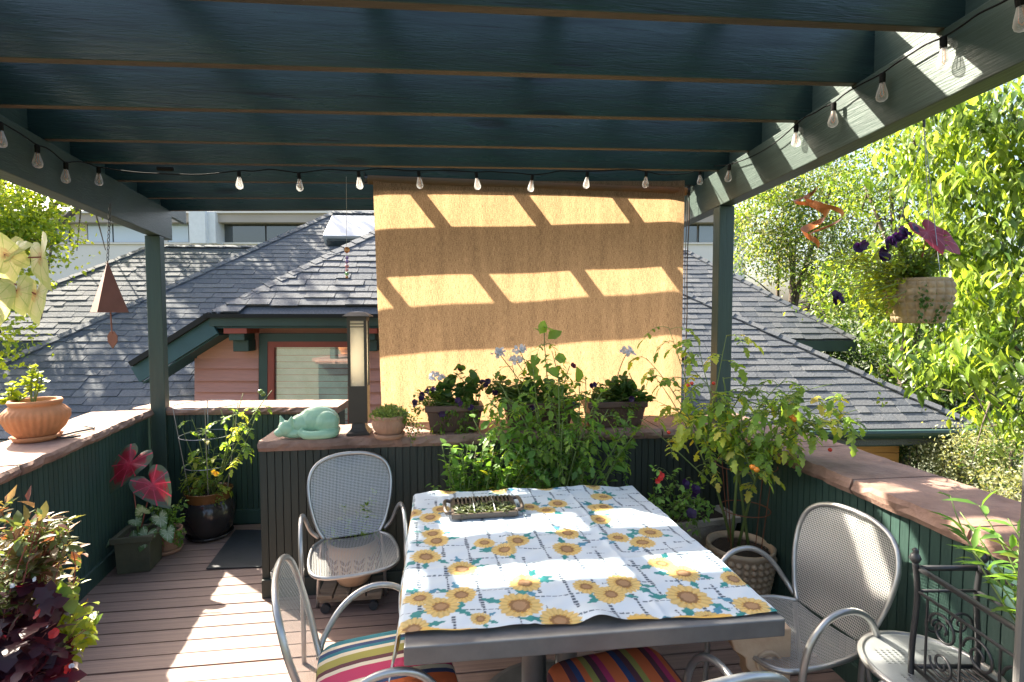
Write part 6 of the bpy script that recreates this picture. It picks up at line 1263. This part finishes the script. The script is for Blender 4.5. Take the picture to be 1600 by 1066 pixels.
# ------------------------------------------------------------ hanging basket on the right
Yh = 2.35; hb = P(1432,505,Yh); hr = (P(1480,450,Yh)-P(1388,450,Yh)).length/2*0.92; hz = P(1432,436,Yh).z-hb.z
hbk = thing('hanging_basket', 'woven tan hanging pot outside the right parapet', 'hanging pot', hb)
def weave(r,z,a): return r*(1+0.075*(abs(math.sin(a*11))*abs(math.sin(z*math.pi/(hz/6.5))))**0.5) if 0.05*hz < z < 0.95*hz else r
prof = [(hr*0.72,0.0),(hr*0.80,hz*0.03)]+[(hr*(0.74+0.28*math.sin(math.pi*0.72*f)),hz*f) for f in [0.06+0.0125*i for i in range(72)]]+[(hr*0.98,hz*0.98),(hr*0.98,hz),(hr*0.90,hz),(hr*0.86,hz*0.85)]
part('body', MB().lathe(prof, hb, 176, weave, caps=False), 'basket_clay', hbk, smooth=True); part('bottom', MB().lathe([(0.001,0.002),(hr*0.72,0.001)], hb, 40, caps=False), 'basket_clay', hbk)
part('soil', MB().lathe([(0.001,hz*0.95),(hr*0.88,hz*0.92)], hb, 30, caps=False), 'soil', hbk)
hook = on_line(rpc, rpd, 1.95)+rperp*0.35; hook.z = zr+0.02
top_ = Vector((hb.x,hb.y,zr+BH*0.5)); 
for a in (0.5,2.6,4.7): part('hanger_wire', MB().tube([hb+Vector((hr*math.cos(a),hr*math.sin(a),hz)), top_], 0.0015, 4), 'wire_grey', hbk)
part('hanger_arm', MB().tube([on_line(rpc,rpd,Yh)+Vector((0,0,zr+BH*0.62)), top_+Vector((0,0,0.02)), top_], 0.006, 6), 'iron', hbk)
bp2 = thing('basket_plant', 'purple petunias, lime creeper and rose caladium in the hanging pot', 'plant', hb+Vector((0,0,hz*0.93))); lv = Leaves(); mb = MB(); h0 = hb+Vector((0,0,hz*0.93)); HV = [Vector((hb.x+random.uniform(-hr,hr)*0.7,hb.y+random.uniform(-hr,hr)*0.7,h0.z)) for _ in range(10)]
up2 = [stemline(random.choice(HV), P(random.uniform(1375,1475),random.uniform(370,425),Yh+random.uniform(-0.1,0.1)), 0.1, 6) for _ in range(34)]; leafy(lv, up2, 'leaf_trail', 'oval', 24, 0.040, 0.4, 0.15)
lf2 = [stemline(random.choice(HV), P(random.uniform(1300,1395),random.uniform(400,515),Yh+random.uniform(-0.12,0.12)), 0.15, 6) for _ in range(40)]; leafy(lv, lf2, 'leaf_lime', 'oval', 20, 0.030, 0.7, 0.3, jit=0.02)
dn = [stemline(P(x0,470,Yh-0.05), P(x1,y1,Yh-0.05), 0.05, 8) for x0,x1,y1 in ((1372,1378,600),(1365,1370,560),(1380,1381,632),(1368,1360,545),(1385,1390,560),(1456,1452,640))]; leafy(lv, dn, 'leaf_trail', 'oval', 46, 0.020, 0.75, 0.0, jit=0.014)
rt = [stemline(P(x,440,Yh-hr*0.7), P(x+random.uniform(-8,8),random.uniform(470,520),Yh-hr*1.05), 0.05, 6) for x in (1440,1446,1452,1458,1464,1470,1476,1448,1460)]; leafy(lv, rt, 'leaf_geranium', 'oval', 26, 0.020, 0.75, 0.0, jit=0.012)
blooms(lv,'petal_purple',[P(x,y,Yh-0.08) for x,y in ((1428,358),(1418,366),(1408,370),(1400,372),(1390,378),(1384,386),(1378,396),(1382,402),(1395,380),(1410,362),(1306,462),(1312,468),(1302,470),(1348,383),(1340,388))],0.026)
for s_ in up2+lf2: mb.tube(s_, 0.002, 4)
part('stem', mb, 'stem_green', bp2); lv.build(bp2, {'petal_purple':'petunia_flowers'})
heart_leaf(bp2, P(1450,362,Yh-0.06), (0.15,-0.45,-0.55), (0.05,-0.85,0.55), 0.165, 'caladium_rose', h0); heart_leaf(bp2, P(1472,374,Yh-0.02), (0.75,-0.2,-0.5), (-0.35,-0.7,0.65), 0.145, 'caladium_rose', h0)
# ------------------------------------------------------------ plants of the iron stand
lpq = Vector((1.42,1.22,0.525)); pot('lime_pot', 'lime green pot in the iron plant stand', lpq, [(0.055,0),(0.080,0.13),(0.086,0.135),(0.086,0.155),(0.078,0.155)], 'lime_pot', soilz=0.14)
sh2 = thing('shrub_plant', 'leafy shoots with narrow leaves rising from the iron plant stand', 'plant', lpq+Vector((0,0,0.15))); lv = Leaves(); mb = MB(); 
s5 = [stemline(lpq+Vector((0,0.02,0.15)), P(x,y,d_), 0.06, 8) for x,y,d_ in ((1485,775,1.52),(1500,800,1.48),(1530,790,1.42),(1575,810,1.35),(1560,840,1.36),(1590,860,1.3),(1580,880,1.3),(1520,860,1.42),(1600,800,1.3))]
for s_ in s5: mb.tube(s_, [0.004-0.0003*i for i in range(9)], 5)
leafy(lv, s5, 'leaf_basil', 'oval', 11, 0.075, 0.26, 0.25, out=0.9, droop=0.05, jit=0.003); leafy(lv, s5[3:], 'leaf_trail', 'oval', 12, 0.06, 0.4, 0.2)
part('stem', mb, 'stem_green', sh2, smooth=True); lv.build(sh2)
# herbs drying on the tray; a shrivelled plant in the carved pot
lv = Leaves(); n = 420; f1, f2 = rng.random(n), rng.random(n)
pos = np.array([tuple(TR(ql*(0.04+0.92*a),qd*(0.02+0.55*b_),0.014+0.016*random.random())) for a,b_ in zip(f1,f2)]); lv.add('dry_herb','thin',pos,rnd3(n)*np.array((1,1,0.3)),rnd3(n)*0.4+np.array((0,0,1)),0.034,0.010)
hd_ = thing('drying_herbs', 'cut green herbs drying in the grill tray', 'herbs', TR(ql/2,qd*0.3,0.02)); lv.build(hd_)
lv = Leaves(); mb = MB(); cw_ = cpz+Vector((0,0,0.24)); s6 = [stemline(cw_, cw_+Vector((random.uniform(-0.16,0.16),random.uniform(-0.12,0.08),random.uniform(0.05,0.26))), 0.1, 6) for _ in range(12)]
for s_ in s6: mb.tube(s_, 0.002, 4)
cpl = thing('pot_plant', 'sparse leafy plant in the carved pot seen through the chair mesh', 'plant', cw_); leafy(lv, s6, 'leaf_tomato', 'oval', 9, 0.05, 0.5, 0.3); part('stem', mb, 'stem_green', cpl); lv.build(cpl)
